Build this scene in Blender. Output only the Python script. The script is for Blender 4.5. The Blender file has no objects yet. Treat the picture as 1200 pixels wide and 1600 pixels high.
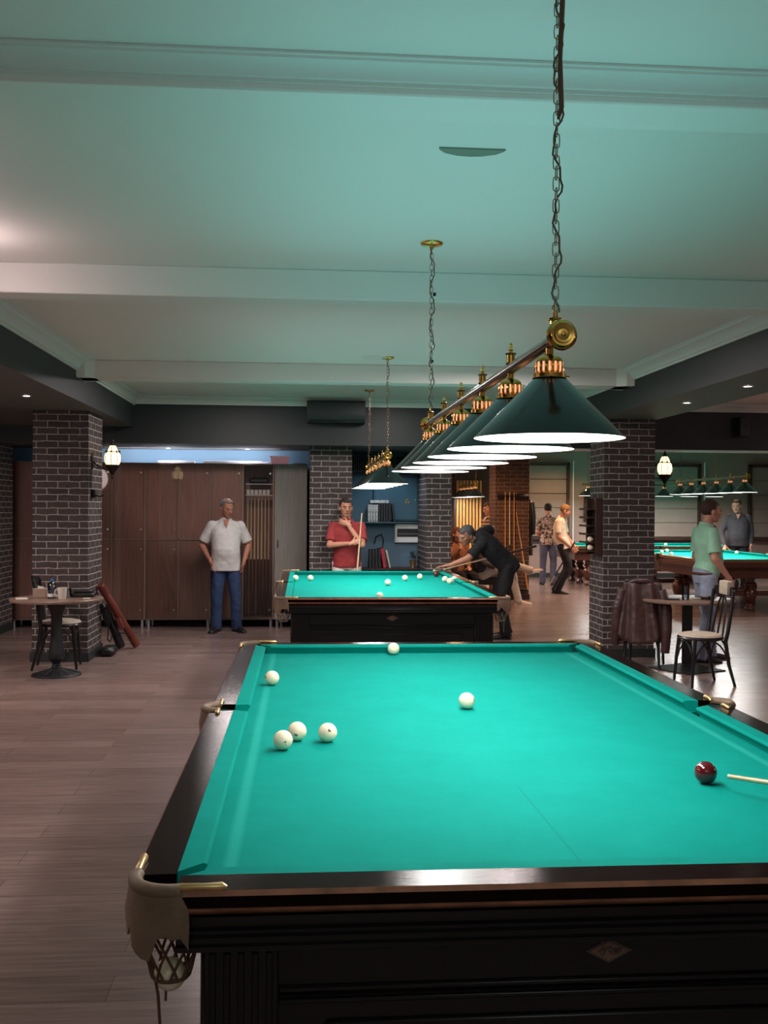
import bpy, bmesh, math, random
from mathutils import Vector, Matrix, Euler
random.seed(7)
PI = math.pi
C = bpy.context.scene.collection
SC = bpy.context.scene
V = Vector

# ------------------------------------------------------------------ materials
def lin(c):
    c = c / 255.0
    return c / 12.92 if c <= 0.04045 else ((c + 0.055) / 1.055) ** 2.4
def rgb(c): return (lin(c[0]), lin(c[1]), lin(c[2]), 1.0)

def mat(name, col, rough=0.5, metal=0.0, var=0.0, vscale=6.0, bump=0.0, bscale=40.0, coat=0.0,
        emit=None, estr=0.0, stretch=(1, 1, 1), spec=0.5, sheen=0.0):
    m = bpy.data.materials.new(name); m.use_nodes = True
    nt = m.node_tree; b = nt.nodes['Principled BSDF']; N = nt.nodes; L = nt.links
    b.inputs['Base Color'].default_value = rgb(col)
    b.inputs['Roughness'].default_value = rough
    b.inputs['Metallic'].default_value = metal
    b.inputs['Specular IOR Level'].default_value = spec
    if coat: b.inputs['Coat Weight'].default_value = coat; b.inputs['Coat Roughness'].default_value = 0.08
    if sheen: b.inputs['Sheen Weight'].default_value = sheen
    if emit is not None:
        b.inputs['Emission Color'].default_value = rgb(emit); b.inputs['Emission Strength'].default_value = estr
    if var or bump:
        tc = N.new('ShaderNodeTexCoord'); mp = N.new('ShaderNodeMapping'); mp.inputs['Scale'].default_value = stretch
        L.new(tc.outputs['Object'], mp.inputs['Vector'])
    if var:
        n = N.new('ShaderNodeTexNoise'); n.inputs['Scale'].default_value = vscale; n.inputs['Detail'].default_value = 5
        L.new(mp.outputs[0], n.inputs['Vector'])
        r = N.new('ShaderNodeValToRGB'); c = rgb(col)
        r.color_ramp.elements[0].position = 0.3; r.color_ramp.elements[1].position = 0.7
        r.color_ramp.elements[0].color = tuple(max(0, x * (1 - var)) for x in c[:3]) + (1,)
        r.color_ramp.elements[1].color = tuple(min(1, x * (1 + var)) for x in c[:3]) + (1,)
        L.new(n.outputs['Fac'], r.inputs['Fac']); L.new(r.outputs['Color'], b.inputs['Base Color'])
    if bump:
        n2 = N.new('ShaderNodeTexNoise'); n2.inputs['Scale'].default_value = bscale; n2.inputs['Detail'].default_value = 4
        L.new(mp.outputs[0], n2.inputs['Vector'])
        bp = N.new('ShaderNodeBump'); bp.inputs['Strength'].default_value = bump; bp.inputs['Distance'].default_value = 0.01
        L.new(n2.outputs['Fac'], bp.inputs['Height']); L.new(bp.outputs['Normal'], b.inputs['Normal'])
    return m

def brick_mat(name, c1, c2, mortar, bw=0.225, rh=0.0705):
    m = bpy.data.materials.new(name); m.use_nodes = True
    nt = m.node_tree; b = nt.nodes['Principled BSDF']; N = nt.nodes; L = nt.links
    tc = N.new('ShaderNodeUVMap'); tc.uv_map = 'UVMap'
    n = N.new('ShaderNodeTexNoise'); n.inputs['Scale'].default_value = 9; n.inputs['Detail'].default_value = 3
    L.new(tc.outputs[0], n.inputs['Vector'])
    sub = N.new('ShaderNodeVectorMath'); sub.operation = 'SUBTRACT'; sub.inputs[1].default_value = (.5, .5, .5)
    sc = N.new('ShaderNodeVectorMath'); sc.operation = 'SCALE'; sc.inputs['Scale'].default_value = 0.018
    ad = N.new('ShaderNodeVectorMath'); ad.operation = 'ADD'
    L.new(n.outputs['Color'], sub.inputs[0]); L.new(sub.outputs[0], sc.inputs[0]); L.new(sc.outputs[0], ad.inputs[0]); L.new(tc.outputs[0], ad.inputs[1])
    br = N.new('ShaderNodeTexBrick'); br.inputs['Scale'].default_value = 1; br.inputs['Brick Width'].default_value = bw
    br.inputs['Row Height'].default_value = rh; br.inputs['Mortar Size'].default_value = 0.0062; br.inputs['Mortar Smooth'].default_value = 0.35
    br.inputs['Color1'].default_value = rgb(c1); br.inputs['Color2'].default_value = rgb(c2); br.inputs['Mortar'].default_value = rgb(mortar)
    L.new(ad.outputs[0], br.inputs['Vector'])
    n3 = N.new('ShaderNodeTexNoise'); n3.inputs['Scale'].default_value = 30; n3.inputs['Detail'].default_value = 6
    L.new(tc.outputs[0], n3.inputs['Vector'])
    mx = N.new('ShaderNodeMix'); mx.data_type = 'RGBA'; mx.blend_type = 'MULTIPLY'; mx.inputs['Factor'].default_value = 0.6
    cr = N.new('ShaderNodeValToRGB'); cr.color_ramp.elements[0].color = (.45, .45, .45, 1); cr.color_ramp.elements[1].color = (1.3, 1.3, 1.3, 1)
    cr.color_ramp.elements[0].position = .3; cr.color_ramp.elements[1].position = .7
    L.new(n3.outputs['Fac'], cr.inputs['Fac']); L.new(br.outputs['Color'], mx.inputs['A']); L.new(cr.outputs['Color'], mx.inputs['B'])
    L.new(mx.outputs['Result'], b.inputs['Base Color'])
    b.inputs['Roughness'].default_value = 0.75
    ma = N.new('ShaderNodeMath'); ma.operation = 'MULTIPLY_ADD'; ma.inputs[1].default_value = -1.0
    m2 = N.new('ShaderNodeMath'); m2.operation = 'MULTIPLY'; m2.inputs[1].default_value = 0.55
    L.new(n3.outputs['Fac'], m2.inputs[0]); L.new(br.outputs['Fac'], ma.inputs[0]); L.new(m2.outputs[0], ma.inputs[2])
    bp = N.new('ShaderNodeBump'); bp.inputs['Strength'].default_value = 0.9; bp.inputs['Distance'].default_value = 0.012
    L.new(ma.outputs[0], bp.inputs['Height']); L.new(bp.outputs['Normal'], b.inputs['Normal'])
    return m

def floor_mat():
    m = bpy.data.materials.new('floor_laminate'); m.use_nodes = True
    nt = m.node_tree; b = nt.nodes['Principled BSDF']; N = nt.nodes; L = nt.links
    tc = N.new('ShaderNodeTexCoord')
    br = N.new('ShaderNodeTexBrick'); br.inputs['Scale'].default_value = 1; br.inputs['Brick Width'].default_value = 1.3
    br.inputs['Row Height'].default_value = 0.19; br.inputs['Mortar Size'].default_value = 0.0012; br.inputs['Mortar Smooth'].default_value = .1
    br.inputs['Color1'].default_value = rgb((152, 128, 122)); br.inputs['Color2'].default_value = rgb((134, 112, 106)); br.inputs['Mortar'].default_value = rgb((88, 74, 68))
    L.new(tc.outputs['Object'], br.inputs['Vector'])
    mp = N.new('ShaderNodeMapping'); mp.inputs['Scale'].default_value = (1.6, 26, 1); L.new(tc.outputs['Object'], mp.inputs['Vector'])
    n = N.new('ShaderNodeTexNoise'); n.inputs['Scale'].default_value = 1.6; n.inputs['Detail'].default_value = 8; n.inputs['Roughness'].default_value = .65
    L.new(mp.outputs[0], n.inputs['Vector'])
    cr = N.new('ShaderNodeValToRGB'); cr.color_ramp.elements[0].position = .3; cr.color_ramp.elements[1].position = .72
    cr.color_ramp.elements[0].color = (.55, .53, .52, 1); cr.color_ramp.elements[1].color = (1.2, 1.2, 1.2, 1)
    L.new(n.outputs['Fac'], cr.inputs['Fac'])
    mx = N.new('ShaderNodeMix'); mx.data_type = 'RGBA'; mx.blend_type = 'MULTIPLY'; mx.inputs['Factor'].default_value = .85
    L.new(br.outputs['Color'], mx.inputs['A']); L.new(cr.outputs['Color'], mx.inputs['B']); L.new(mx.outputs['Result'], b.inputs['Base Color'])
    b.inputs['Roughness'].default_value = .24; b.inputs['Specular IOR Level'].default_value = .4
    bp = N.new('ShaderNodeBump'); bp.inputs['Strength'].default_value = .22; bp.inputs['Distance'].default_value = .004
    L.new(n.outputs['Fac'], bp.inputs['Height']); L.new(bp.outputs['Normal'], b.inputs['Normal'])
    return m

def lower_ior(n, v): MT[n].node_tree.nodes['Principled BSDF'].inputs['IOR'].default_value = v
def cloth_mat(name, col, marks=False):
    m = bpy.data.materials.new(name); m.use_nodes = True
    nt = m.node_tree; b = nt.nodes['Principled BSDF']; N = nt.nodes; L = nt.links
    tc = N.new('ShaderNodeTexCoord')
    n = N.new('ShaderNodeTexNoise'); n.inputs['Scale'].default_value = 5; n.inputs['Detail'].default_value = 8; n.inputs['Roughness'].default_value = .7
    L.new(tc.outputs['Object'], n.inputs['Vector'])
    r = N.new('ShaderNodeValToRGB'); c = rgb(col)
    r.color_ramp.elements[0].position = .3; r.color_ramp.elements[1].position = .72
    r.color_ramp.elements[0].color = tuple(x * .93 for x in c[:3]) + (1,)
    r.color_ramp.elements[1].color = tuple(min(1, x * 1.06 + .002) for x in c[:3]) + (1,)
    L.new(n.outputs['Fac'], r.inputs['Fac'])
    last = r.outputs['Color']
    if marks:
        sp = N.new('ShaderNodeSeparateXYZ'); L.new(tc.outputs['Object'], sp.inputs[0])
        def band(outp, centre, half, col2, fac):
            nonlocal last
            a = N.new('ShaderNodeMath'); a.operation = 'SUBTRACT'; a.inputs[1].default_value = centre; L.new(outp, a.inputs[0])
            a2 = N.new('ShaderNodeMath'); a2.operation = 'ABSOLUTE'; L.new(a.outputs[0], a2.inputs[0])
            mr = N.new('ShaderNodeMapRange'); mr.inputs['From Min'].default_value = half; mr.inputs['From Max'].default_value = half * .3
            mr.inputs['To Min'].default_value = 0; mr.inputs['To Max'].default_value = fac; L.new(a2.outputs[0], mr.inputs['Value'])
            x = N.new('ShaderNodeMix'); x.data_type = 'RGBA'; L.new(mr.outputs[0], x.inputs['Factor'])
            L.new(last, x.inputs['A']); x.inputs['B'].default_value = rgb(col2); last = x.outputs['Result']
        ab = N.new('ShaderNodeMath'); ab.operation = 'ABSOLUTE'; L.new(sp.outputs['X'], ab.inputs[0])
        aby = N.new('ShaderNodeMath'); aby.operation = 'ABSOLUTE'; L.new(sp.outputs['Y'], aby.inputs[0])
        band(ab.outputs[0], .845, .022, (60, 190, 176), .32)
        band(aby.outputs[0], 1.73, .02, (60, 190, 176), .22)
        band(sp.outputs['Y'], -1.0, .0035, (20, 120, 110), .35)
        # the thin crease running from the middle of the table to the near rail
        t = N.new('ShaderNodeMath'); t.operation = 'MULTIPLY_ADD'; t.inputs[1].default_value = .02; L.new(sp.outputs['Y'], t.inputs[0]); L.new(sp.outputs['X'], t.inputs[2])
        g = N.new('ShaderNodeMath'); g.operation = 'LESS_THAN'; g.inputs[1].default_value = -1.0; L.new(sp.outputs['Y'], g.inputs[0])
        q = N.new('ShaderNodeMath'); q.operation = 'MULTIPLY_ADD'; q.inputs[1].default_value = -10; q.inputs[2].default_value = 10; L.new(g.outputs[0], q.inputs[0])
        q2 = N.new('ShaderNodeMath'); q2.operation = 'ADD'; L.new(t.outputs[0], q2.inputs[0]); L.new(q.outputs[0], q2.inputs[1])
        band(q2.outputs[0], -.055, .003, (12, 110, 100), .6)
    L.new(last, b.inputs['Base Color'])
    b.inputs['Roughness'].default_value = .9; b.inputs['Specular IOR Level'].default_value = .06

    n2 = N.new('ShaderNodeTexNoise'); n2.inputs['Scale'].default_value = 350; L.new(tc.outputs['Object'], n2.inputs['Vector'])
    bp = N.new('ShaderNodeBump'); bp.inputs['Strength'].default_value = .15; bp.inputs['Distance'].default_value = .002
    L.new(n2.outputs['Fac'], bp.inputs['Height']); L.new(bp.outputs['Normal'], b.inputs['Normal'])
    return m

def glass_mat(name, tint=(255, 255, 255), gl=0.03, fac=None):
    m = bpy.data.materials.new(name); m.use_nodes = True
    nt = m.node_tree; N = nt.nodes; L = nt.links; N.remove(N['Principled BSDF'])
    out = N['Material Output']
    t = N.new('ShaderNodeBsdfTransparent'); t.inputs['Color'].default_value = rgb(tint)
    g = N.new('ShaderNodeBsdfGlossy'); g.inputs['Roughness'].default_value = gl
    fr = N.new('ShaderNodeFresnel'); fr.inputs['IOR'].default_value = 1.5 if fac is None else fac
    mx = N.new('ShaderNodeMixShader'); L.new(fr.outputs[0], mx.inputs['Fac']); L.new(t.outputs[0], mx.inputs[1]); L.new(g.outputs[0], mx.inputs[2])
    L.new(mx.outputs[0], out.inputs['Surface'])
    return m

def camo_mat(name, cols, scale=14, stripes=False):
    m = bpy.data.materials.new(name); m.use_nodes = True
    nt = m.node_tree; b = nt.nodes['Principled BSDF']; N = nt.nodes; L = nt.links
    tc = N.new('ShaderNodeTexCoord')
    if stripes:
        n = N.new('ShaderNodeTexWave'); n.inputs['Scale'].default_value = scale; n.bands_direction = 'Z'; n.inputs['Distortion'].default_value = 3
        n.inputs['Detail'].default_value = 2
    else:
        n = N.new('ShaderNodeTexNoise'); n.inputs['Scale'].default_value = scale; n.inputs['Detail'].default_value = 1
    L.new(tc.outputs['Object'], n.inputs['Vector'])
    r = N.new('ShaderNodeValToRGB'); r.color_ramp.interpolation = 'CONSTANT'
    while len(r.color_ramp.elements) < len(cols): r.color_ramp.elements.new(.5)
    for i, (p, c) in enumerate(cols):
        r.color_ramp.elements[i].position = p; r.color_ramp.elements[i].color = rgb(c)
    L.new(n.outputs['Fac'], r.inputs['Fac']); L.new(r.outputs['Color'], b.inputs['Base Color']); b.inputs['Roughness'].default_value = .8
    return m

MT = {}
def setup_mats():
    M = MT
    M['ceil'] = mat('ceiling_paint', (232, 228, 222), .6, bump=.02, bscale=60)
    M['trim'] = mat('white_moulding', (222, 222, 216), .5)
    M['dark'] = mat('charcoal_paint', (38, 43, 44), .55, var=.06, vscale=3)
    M['soffit'] = mat('soffit_grey_paint', (96, 92, 88), .6)
    M['blue'] = mat('blue_grey_wall', (92, 120, 142), .6, var=.05, vscale=2)
    M['greywall'] = mat('grey_green_wall', (150, 128, 118), .6, var=.05, vscale=2)
    M['shutter'] = mat('shutter_grey', (148, 132, 122), .6, var=.05)
    M['brick'] = brick_mat('dark_brick', (78, 66, 64), (60, 51, 50), (172, 161, 156))
    M['brickwarm'] = brick_mat('warm_brick', (92, 60, 46), (70, 46, 36), (140, 112, 92))
    M['floor'] = floor_mat()
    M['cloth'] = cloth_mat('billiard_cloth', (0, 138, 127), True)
    M['cloth2'] = cloth_mat('billiard_cloth_plain', (0, 138, 127))
    M['wood'] = mat('black_cherry_lacquer', (24, 9, 10), .11, var=.35, vscale=7, stretch=(1, 14, 1), spec=.16, bump=.05, bscale=25)
    M['woodx'] = mat('black_lacquer', (11, 10, 11), .3, coat=.15, bump=.02, bscale=20)
    M['copper'] = mat('worn_copper_edge', (150, 96, 70), .35, var=.4, vscale=12, bump=.1)
    M['mahog'] = mat('mahogany', (88, 46, 34), .28, var=.3, vscale=6, stretch=(2, 2, 10), coat=.5)
    M['leather'] = mat('tan_leather', (128, 104, 84), .6, var=.2, vscale=14, bump=.2, bscale=60)
    M['leatherd'] = mat('dark_leather', (50, 34, 28), .5, var=.3, bump=.2)
    M['brass'] = mat('polished_brass', (216, 172, 92), .14, 1.0, var=.1)
    M['brassp'] = mat('pale_brass', (226, 188, 130), .3, .85, var=.15)
    M['gold'] = mat('antique_brass_tube', (150, 134, 112), .16, 1.0)
    M['slot'] = mat('lit_gallery_slot', (255, 200, 150), .5, emit=(255, 180, 140), estr=1.0)
    M['net'] = mat('brown_net_cord', (98, 66, 48), .7, var=.2)
    M['netg'] = mat('grey_net_cord', (120, 108, 92), .8)
    M['strap'] = mat('black_strap', (16, 15, 16), .6)
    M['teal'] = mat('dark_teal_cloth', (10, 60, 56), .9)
    M['ivory'] = mat('ivory_ball', (255, 234, 204), .2, spec=.4, var=.03, vscale=20)
    M['red'] = mat('dark_red_ball', (92, 8, 18), .12, coat=.8)
    M['ink'] = mat('black_ink', (30, 24, 24), .5)
    M['shade'] = mat('dark_green_enamel', (5, 24, 24), .2, coat=.25, bump=.01)
    M['shadein'] = mat('white_enamel_lit', (250, 248, 240), .5, emit=(255, 243, 236), estr=3.2)
    M['bulb'] = mat('bulb_glow', (255, 255, 255), .5, emit=(255, 246, 236), estr=14)
    M['iron'] = mat('black_iron', (22, 20, 20), .45, .3, bump=.1)
    M['lantern'] = mat('lit_frosted_glass', (255, 240, 200), .4, emit=(255, 226, 170), estr=2.0)
    M['spot'] = mat('downlight_glow', (255, 255, 255), .4, emit=(255, 238, 214), estr=25)
    M['locker'] = mat('brown_laminate', (162, 126, 114), .45, var=.16, vscale=5, stretch=(10, 10, .6))
    M['lockf'] = mat('locker_frame_laminate', (158, 132, 120), .4, var=.12, vscale=5, stretch=(10, 10, .6))
    M['lockg'] = mat('grey_laminate', (132, 124, 118), .5, var=.12, vscale=5, stretch=(12, 12, .6))
    M['glass'] = glass_mat('tinted_glass', (250, 246, 244), .02)
    M['clear'] = glass_mat('clear_glass', (232, 240, 246), .05, 2.3)
    M['steel'] = mat('brushed_steel', (200, 200, 204), .3, .9)
    M['whiteplas'] = mat('white_plastic', (222, 220, 220), .45)
    M['black'] = mat('black_plastic', (20, 20, 22), .45)
    M['blackw'] = mat('black_bentwood', (16, 15, 16), .35, coat=.2)
    M['cream'] = mat('cream_upholstery', (190, 176, 158), .8, var=.12, vscale=30, bump=.2)
    M['top'] = mat('walnut_table_top', (128, 104, 92), .35, var=.2, vscale=6, stretch=(1, 12, 1))
    M['castiron'] = mat('cast_iron', (34, 35, 38), .5, .2, bump=.15)
    M['cuelt'] = mat('maple_cue', (214, 190, 150), .3, var=.08, stretch=(1, 1, 1), coat=.4)
    M['cueor'] = mat('orange_cue_wood', (200, 138, 78), .35, var=.1, coat=.4)
    M['cuedk'] = mat('dark_cue_butt', (70, 38, 26), .35, coat=.4)
    M['jacket'] = mat('brown_leather_jacket', (66, 43, 40), .4, var=.15, vscale=5, bump=.15, bscale=10)
    M['pinkbin'] = mat('pink_plastic_faint_glow', (226, 170, 180), .4, emit=(226, 150, 165), estr=.12)  # faint emission painted in as light through the plastic, no lamp inside
    M['redbook'] = mat('red_book', (190, 40, 60), .5)
    M['darkbook'] = mat('dark_binder', (28, 30, 34), .5)
    M['whitebook'] = camo_mat('white_label_binder', [(0, (200, 200, 196)), (.5, (120, 122, 122)), (.6, (205, 205, 200))], 40)
    M['creambook'] = mat('cream_book', (210, 200, 176), .6)
    M['leaf'] = mat('plant_leaf', (44, 76, 40), .5, var=.3)
    M['paneld'] = mat('teal_steel_door', (48, 84, 100), .5, var=.05)
    M['yellow'] = mat('warning_yellow', (220, 170, 60), .5)
    M['paper'] = mat('paper_white', (215, 205, 195), .7)
    M['goldslat'] = mat('golden_wood_slat', (205, 152, 84), .4, var=.12, stretch=(8, 8, 1))
    M['dkwood'] = mat('dark_walnut', (62, 38, 30), .4, var=.2)
    M['caser'] = mat('red_brown_leather_case', (112, 52, 40), .4, var=.2, bump=.15)
    M['bottleglass'] = glass_mat('bottle_plastic', (150, 185, 225), .05, 1.9)
    M['water'] = glass_mat('clear_blue_water_bottle', (150, 190, 235), .08, 2.2)
setup_mats()
lower_ior('wood', 1.3)

# ------------------------------------------------------------------ mesh builder
class MB:
    def __init__(s): s.v = []; s.f = []; s.m = []; s.mi = 0; s.mx = Matrix.Identity(4)
    def add(s, vs, fs, mi=None):
        o = len(s.v); s.v += [tuple(s.mx @ V(p)) for p in vs]; s.f += [tuple(i + o for i in f) for f in fs]
        mis = mi if isinstance(mi, list) else [s.mi if mi is None else mi] * len(fs)
        s.m += mis
    def box(s, c, d, rot=None, bev=0.0, mi=None, seg=1):
        bm = bmesh.new(); bmesh.ops.create_cube(bm, size=1)
        for v in bm.verts: v.co = V((v.co.x * d[0], v.co.y * d[1], v.co.z * d[2]))
        if bev: bmesh.ops.bevel(bm, geom=bm.edges[:], offset=bev, segments=seg, affect='EDGES', profile=.6)
        R = Euler(rot).to_matrix() if rot is not None else Matrix.Identity(3)
        bm.verts.index_update()
        s.add([tuple(R @ v.co + V(c)) for v in bm.verts], [tuple(v.index for v in f.verts) for f in bm.faces], mi); bm.free()
    def bx(s, x0, x1, y0, y1, z0, z1, bev=0.0, mi=None):
        s.box(((x0 + x1) / 2, (y0 + y1) / 2, (z0 + z1) / 2), (x1 - x0, y1 - y0, z1 - z0), None, bev, mi)
    def rings(s, rs, mi=None, cap=True, closed=False):
        n = len(rs[0]); vs = [p for r in rs for p in r]; fs = []
        k = len(rs)
        for i in range(k - 1 + (1 if closed else 0)):
            a = i * n; b = ((i + 1) % k) * n
            for j in range(n): fs.append((a + j, a + (j + 1) % n, b + (j + 1) % n, b + j))
        if cap and not closed:
            fs.append(tuple(range(n - 1, -1, -1))); fs.append(tuple(range((k - 1) * n, k * n)))
        s.add(vs, fs, mi)
    def tube(s, pts, r, n=10, mi=None, closed=False, cap=True):
        pts = [V(p) for p in pts]; k = len(pts); rr = r if isinstance(r, (list, tuple)) else [r] * k
        up = V((0, 0, 1)); rs = []; pn = None
        for i, p in enumerate(pts):
            if closed: t = pts[(i + 1) % k] - pts[i - 1]
            else: t = pts[min(i + 1, k - 1)] - pts[max(i - 1, 0)]
            t.normalize()
            if pn is None:
                pn = t.cross(up)
                if pn.length < .05: pn = t.cross(V((1, 0, 0)))
                pn.normalize()
            else:
                pn = pn - t * pn.dot(t)
                if pn.length < 1e-5: pn = t.orthogonal()
                pn.normalize()
            b = t.cross(pn)
            rs.append([tuple(p + (pn * math.cos(a) + b * math.sin(a)) * rr[i]) for a in [2 * PI * j / n for j in range(n)]])
        s.rings(rs, mi, cap, closed)
    def cyl(s, a, b, r, r2=None, n=16, mi=None): s.tube([a, b], [r, r if r2 is None else r2], n, mi)
    def lathe(s, prof, o=(0, 0, 0), n=24, mi=None, axis=None, cap=False):
        R = Matrix.Identity(3) if axis is None else V((0, 0, 1)).rotation_difference(V(axis)).to_matrix()
        rs = [[tuple(R @ V((r * math.cos(2 * PI * j / n), r * math.sin(2 * PI * j / n), z)) + V(o)) for j in range(n)] for r, z in prof]
        s.rings(rs, mi, cap)
    def ball(s, c, r, nu=20, nv=12, mi=None, R=None):
        if not isinstance(r, (tuple, list)): r = (r, r, r)
        R = R or Matrix.Identity(3); vs = [tuple(R @ V((0, 0, -r[2])) + V(c))]; fs = []
        for i in range(1, nv):
            t = -PI / 2 + PI * i / nv
            for j in range(nu):
                a = 2 * PI * j / nu
                vs.append(tuple(R @ V((r[0] * math.cos(t) * math.cos(a), r[1] * math.cos(t) * math.sin(a), r[2] * math.sin(t))) + V(c)))
        vs.append(tuple(R @ V((0, 0, r[2])) + V(c)))
        for j in range(nu): fs.append((0, 1 + (j + 1) % nu, 1 + j))
        for i in range(nv - 2):
            for j in range(nu):
                a = 1 + i * nu; fs.append((a + j, a + (j + 1) % nu, a + nu + (j + 1) % nu, a + nu + j))
        a = 1 + (nv - 2) * nu
        for j in range(nu): fs.append((a + j, a + (j + 1) % nu, len(vs) - 1))
        s.add(vs, fs, mi)
    def sweep(s, poly, A, B, inward, mis=None, e0=None, e1=None):
        """profile poly [(u,z)] swept from A to B; u measured along inward; e0/e1(u) cut the ends back"""
        A = V(A); B = V(B); w = V(inward).normalized(); t = (B - A).normalized(); k = len(poly)
        e0 = e0 or (lambda u: 0); e1 = e1 or (lambda u: 0)
        v0 = [tuple(A + w * u + V((0, 0, z)) + t * e0(u)) for u, z in poly]
        v1 = [tuple(B + w * u + V((0, 0, z)) - t * e1(u)) for u, z in poly]
        fs = [(i, (i + 1) % k, k + (i + 1) % k, k + i) for i in range(k)] + [tuple(range(k - 1, -1, -1)), tuple(range(k, 2 * k))]
        mi = None
        if mis: mi = [mis.get(i, 0) for i in range(k)] + [0, 0]
        s.add(v0 + v1, fs, mi)
    def prism(s, poly, z0, z1, mi=None):
        k = len(poly)
        vs = [(x, y, z0) for x, y in poly] + [(x, y, z1) for x, y in poly]
        fs = [(i, (i + 1) % k, k + (i + 1) % k, k + i) for i in range(k)] + [tuple(range(k - 1, -1, -1)), tuple(range(k, 2 * k))]
        s.add(vs, fs, mi)
    def mesh(s, name, mats, angle=40, uv=False, recalc=True):
        me = bpy.data.meshes.new(name); me.from_pydata(s.v, [], s.f)
        for m in mats: me.materials.append(MT[m] if isinstance(m, str) else m)
        me.polygons.foreach_set('material_index', s.m)
        if recalc:
            bm = bmesh.new(); bm.from_mesh(me); bmesh.ops.recalc_face_normals(bm, faces=bm.faces); bm.to_mesh(me); bm.free()
        me.shade_smooth(); me.set_sharp_from_angle(angle=math.radians(angle))
        if uv:
            ul = me.uv_layers.new(name='UVMap')
            for p in me.polygons:
                n = p.normal
                for li in p.loop_indices:
                    co = me.vertices[me.loops[li].vertex_index].co
                    ul.data[li].uv = (co.y, co.z) if abs(n.x) > abs(n.y) and abs(n.x) > abs(n.z) else ((co.x, co.z) if abs(n.y) > abs(n.z) else (co.x, co.y))
        return me
    def build(s, name, mats, parent=None, loc=(0, 0, 0), rot=(0, 0, 0), **k):
        if not isinstance(mats, (list, tuple)): mats = [mats]
        return link(name, s.mesh(name, mats, **k), parent, loc, rot)

def link(name, data, parent=None, loc=(0, 0, 0), rot=(0, 0, 0)):
    o = bpy.data.objects.new(name, data); C.objects.link(o)
    if parent: o.parent = parent
    o.location = loc; o.rotation_euler = rot
    return o
def tag(o, label=None, cat=None, group=None, kind=None):
    if label: o['label'] = label
    if cat: o['category'] = cat
    if group: o['group'] = group
    if kind: o['kind'] = kind
    return o
def thing(name, label, cat, loc=(0, 0, 0), rz=0, group=None):
    return tag(link(name, None, None, loc, (0, 0, rz)), label, cat, group)
def struct(name, mb, mats, parent=None, **k):
    o = mb.build(name, mats, parent, **k)
    if not parent: o['kind'] = 'structure'
    return o
CACHE = {}
def inst(key, fn, name, parent=None, loc=(0, 0, 0), rot=(0, 0, 0)):
    if key not in CACHE: CACHE[key] = fn()
    return link(name, CACHE[key], parent, loc, rot)
def copy_tree(o, parent=None):
    c = o.copy(); C.objects.link(c); c.parent = parent
    for ch in list(o.children): copy_tree(ch, c)
    return c

def text_mesh(txt, size, extrude=0.0, bold=0.0):
    cu = bpy.data.curves.new('t', 'FONT'); cu.body = txt; cu.size = size; cu.align_x = 'CENTER'; cu.align_y = 'CENTER'
    cu.extrude = extrude; cu.offset = bold
    ob = bpy.data.objects.new('t', cu); C.objects.link(ob)
    dg = bpy.context.evaluated_depsgraph_get(); me = bpy.data.meshes.new_from_object(ob.evaluated_get(dg))
    bpy.data.objects.remove(ob); bpy.data.curves.remove(cu)
    return me

def area(name, loc, size, power, col=(1, .95, .9), rot=(0, 0, 0), parent=None, shape='DISK', spread=PI):
    l = bpy.data.lights.new(name, 'AREA'); l.shape = shape; l.size = size; l.energy = power; l.color = col; l.spread = spread
    return link(name, l, parent, loc, rot)
def point(name, loc, power, col=(1, .8, .6), r=.05, parent=None):
    l = bpy.data.lights.new(name, 'POINT'); l.energy = power; l.color = col; l.shadow_soft_size = r
    return link(name, l, parent, loc)
def spotl(name, loc, power, col=(1, .9, .8), ang=100, rot=(0, 0, 0), r=.03, blend=.6):
    l = bpy.data.lights.new(name, 'SPOT'); l.energy = power; l.color = col; l.spot_size = math.radians(ang); l.spot_blend = blend; l.shadow_soft_size = r
    return link(name, l, None, loc, rot)

# ------------------------------------------------------------------ camera
cam = bpy.data.cameras.new('camera'); cam.sensor_fit = 'VERTICAL'; cam.sensor_height = 36; cam.lens = 1580 / 1600 * 36
cam.clip_start = .05; cam.clip_end = 100
co = link('camera', cam)
co.matrix_world = Matrix.Translation((0, 0, 1.65)) @ Matrix.Rotation(math.radians(-4.53), 4, 'Z') @ Matrix.Rotation(PI / 2 + math.radians(-.254), 4, 'X') @ Matrix.Rotation(.0066, 4, 'Z')
SC.camera = co
SC.view_settings.view_transform = 'Standard'

SC.view_settings.exposure = 0.12
w = bpy.data.worlds.new('world'); SC.world = w; w.use_nodes = True
w.node_tree.nodes['Background'].inputs[0].default_value = (.35, .36, .38, 1); w.node_tree.nodes['Background'].inputs[1].default_value = .25
LP1, LP2, LP3, LP4, WARM, FILL, WALL_FILL = 7.1, 7.5, 20, 8, 3, 2.5, 12
# ------------------------------------------------------------------ room shell
CZ = 3.04
XL, XR = -5.6, 13.2
m = MB(); m.bx(XL - .2, XR + .2, -3, 24.3, -.1, 0); struct('floor', m, 'floor')
m = MB(); m.bx(XL - .2, XR + .2, -3, 24.3, CZ, CZ + .15); struct('ceiling', m, 'ceil')
m = MB(); m.bx(XL - .2, XL, -3, 14.6, 0, CZ); struct('wall_left', m, 'dark')
m = MB(); m.bx(XR, XR + .2, -3, 24.3, 0, CZ); struct('wall_right', m, 'greywall')
m = MB(); m.bx(XL - .2, 1.95, 14.4, 14.6, 0, CZ); m.bx(1.85, 1.95, 14.6, 24.0, 0, CZ); struct('wall_back', m, 'blue')
m = MB(); m.bx(1.85, XR + .2, 24.0, 24.3, 0, CZ); struct('wall_far', m, 'greywall')

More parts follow.
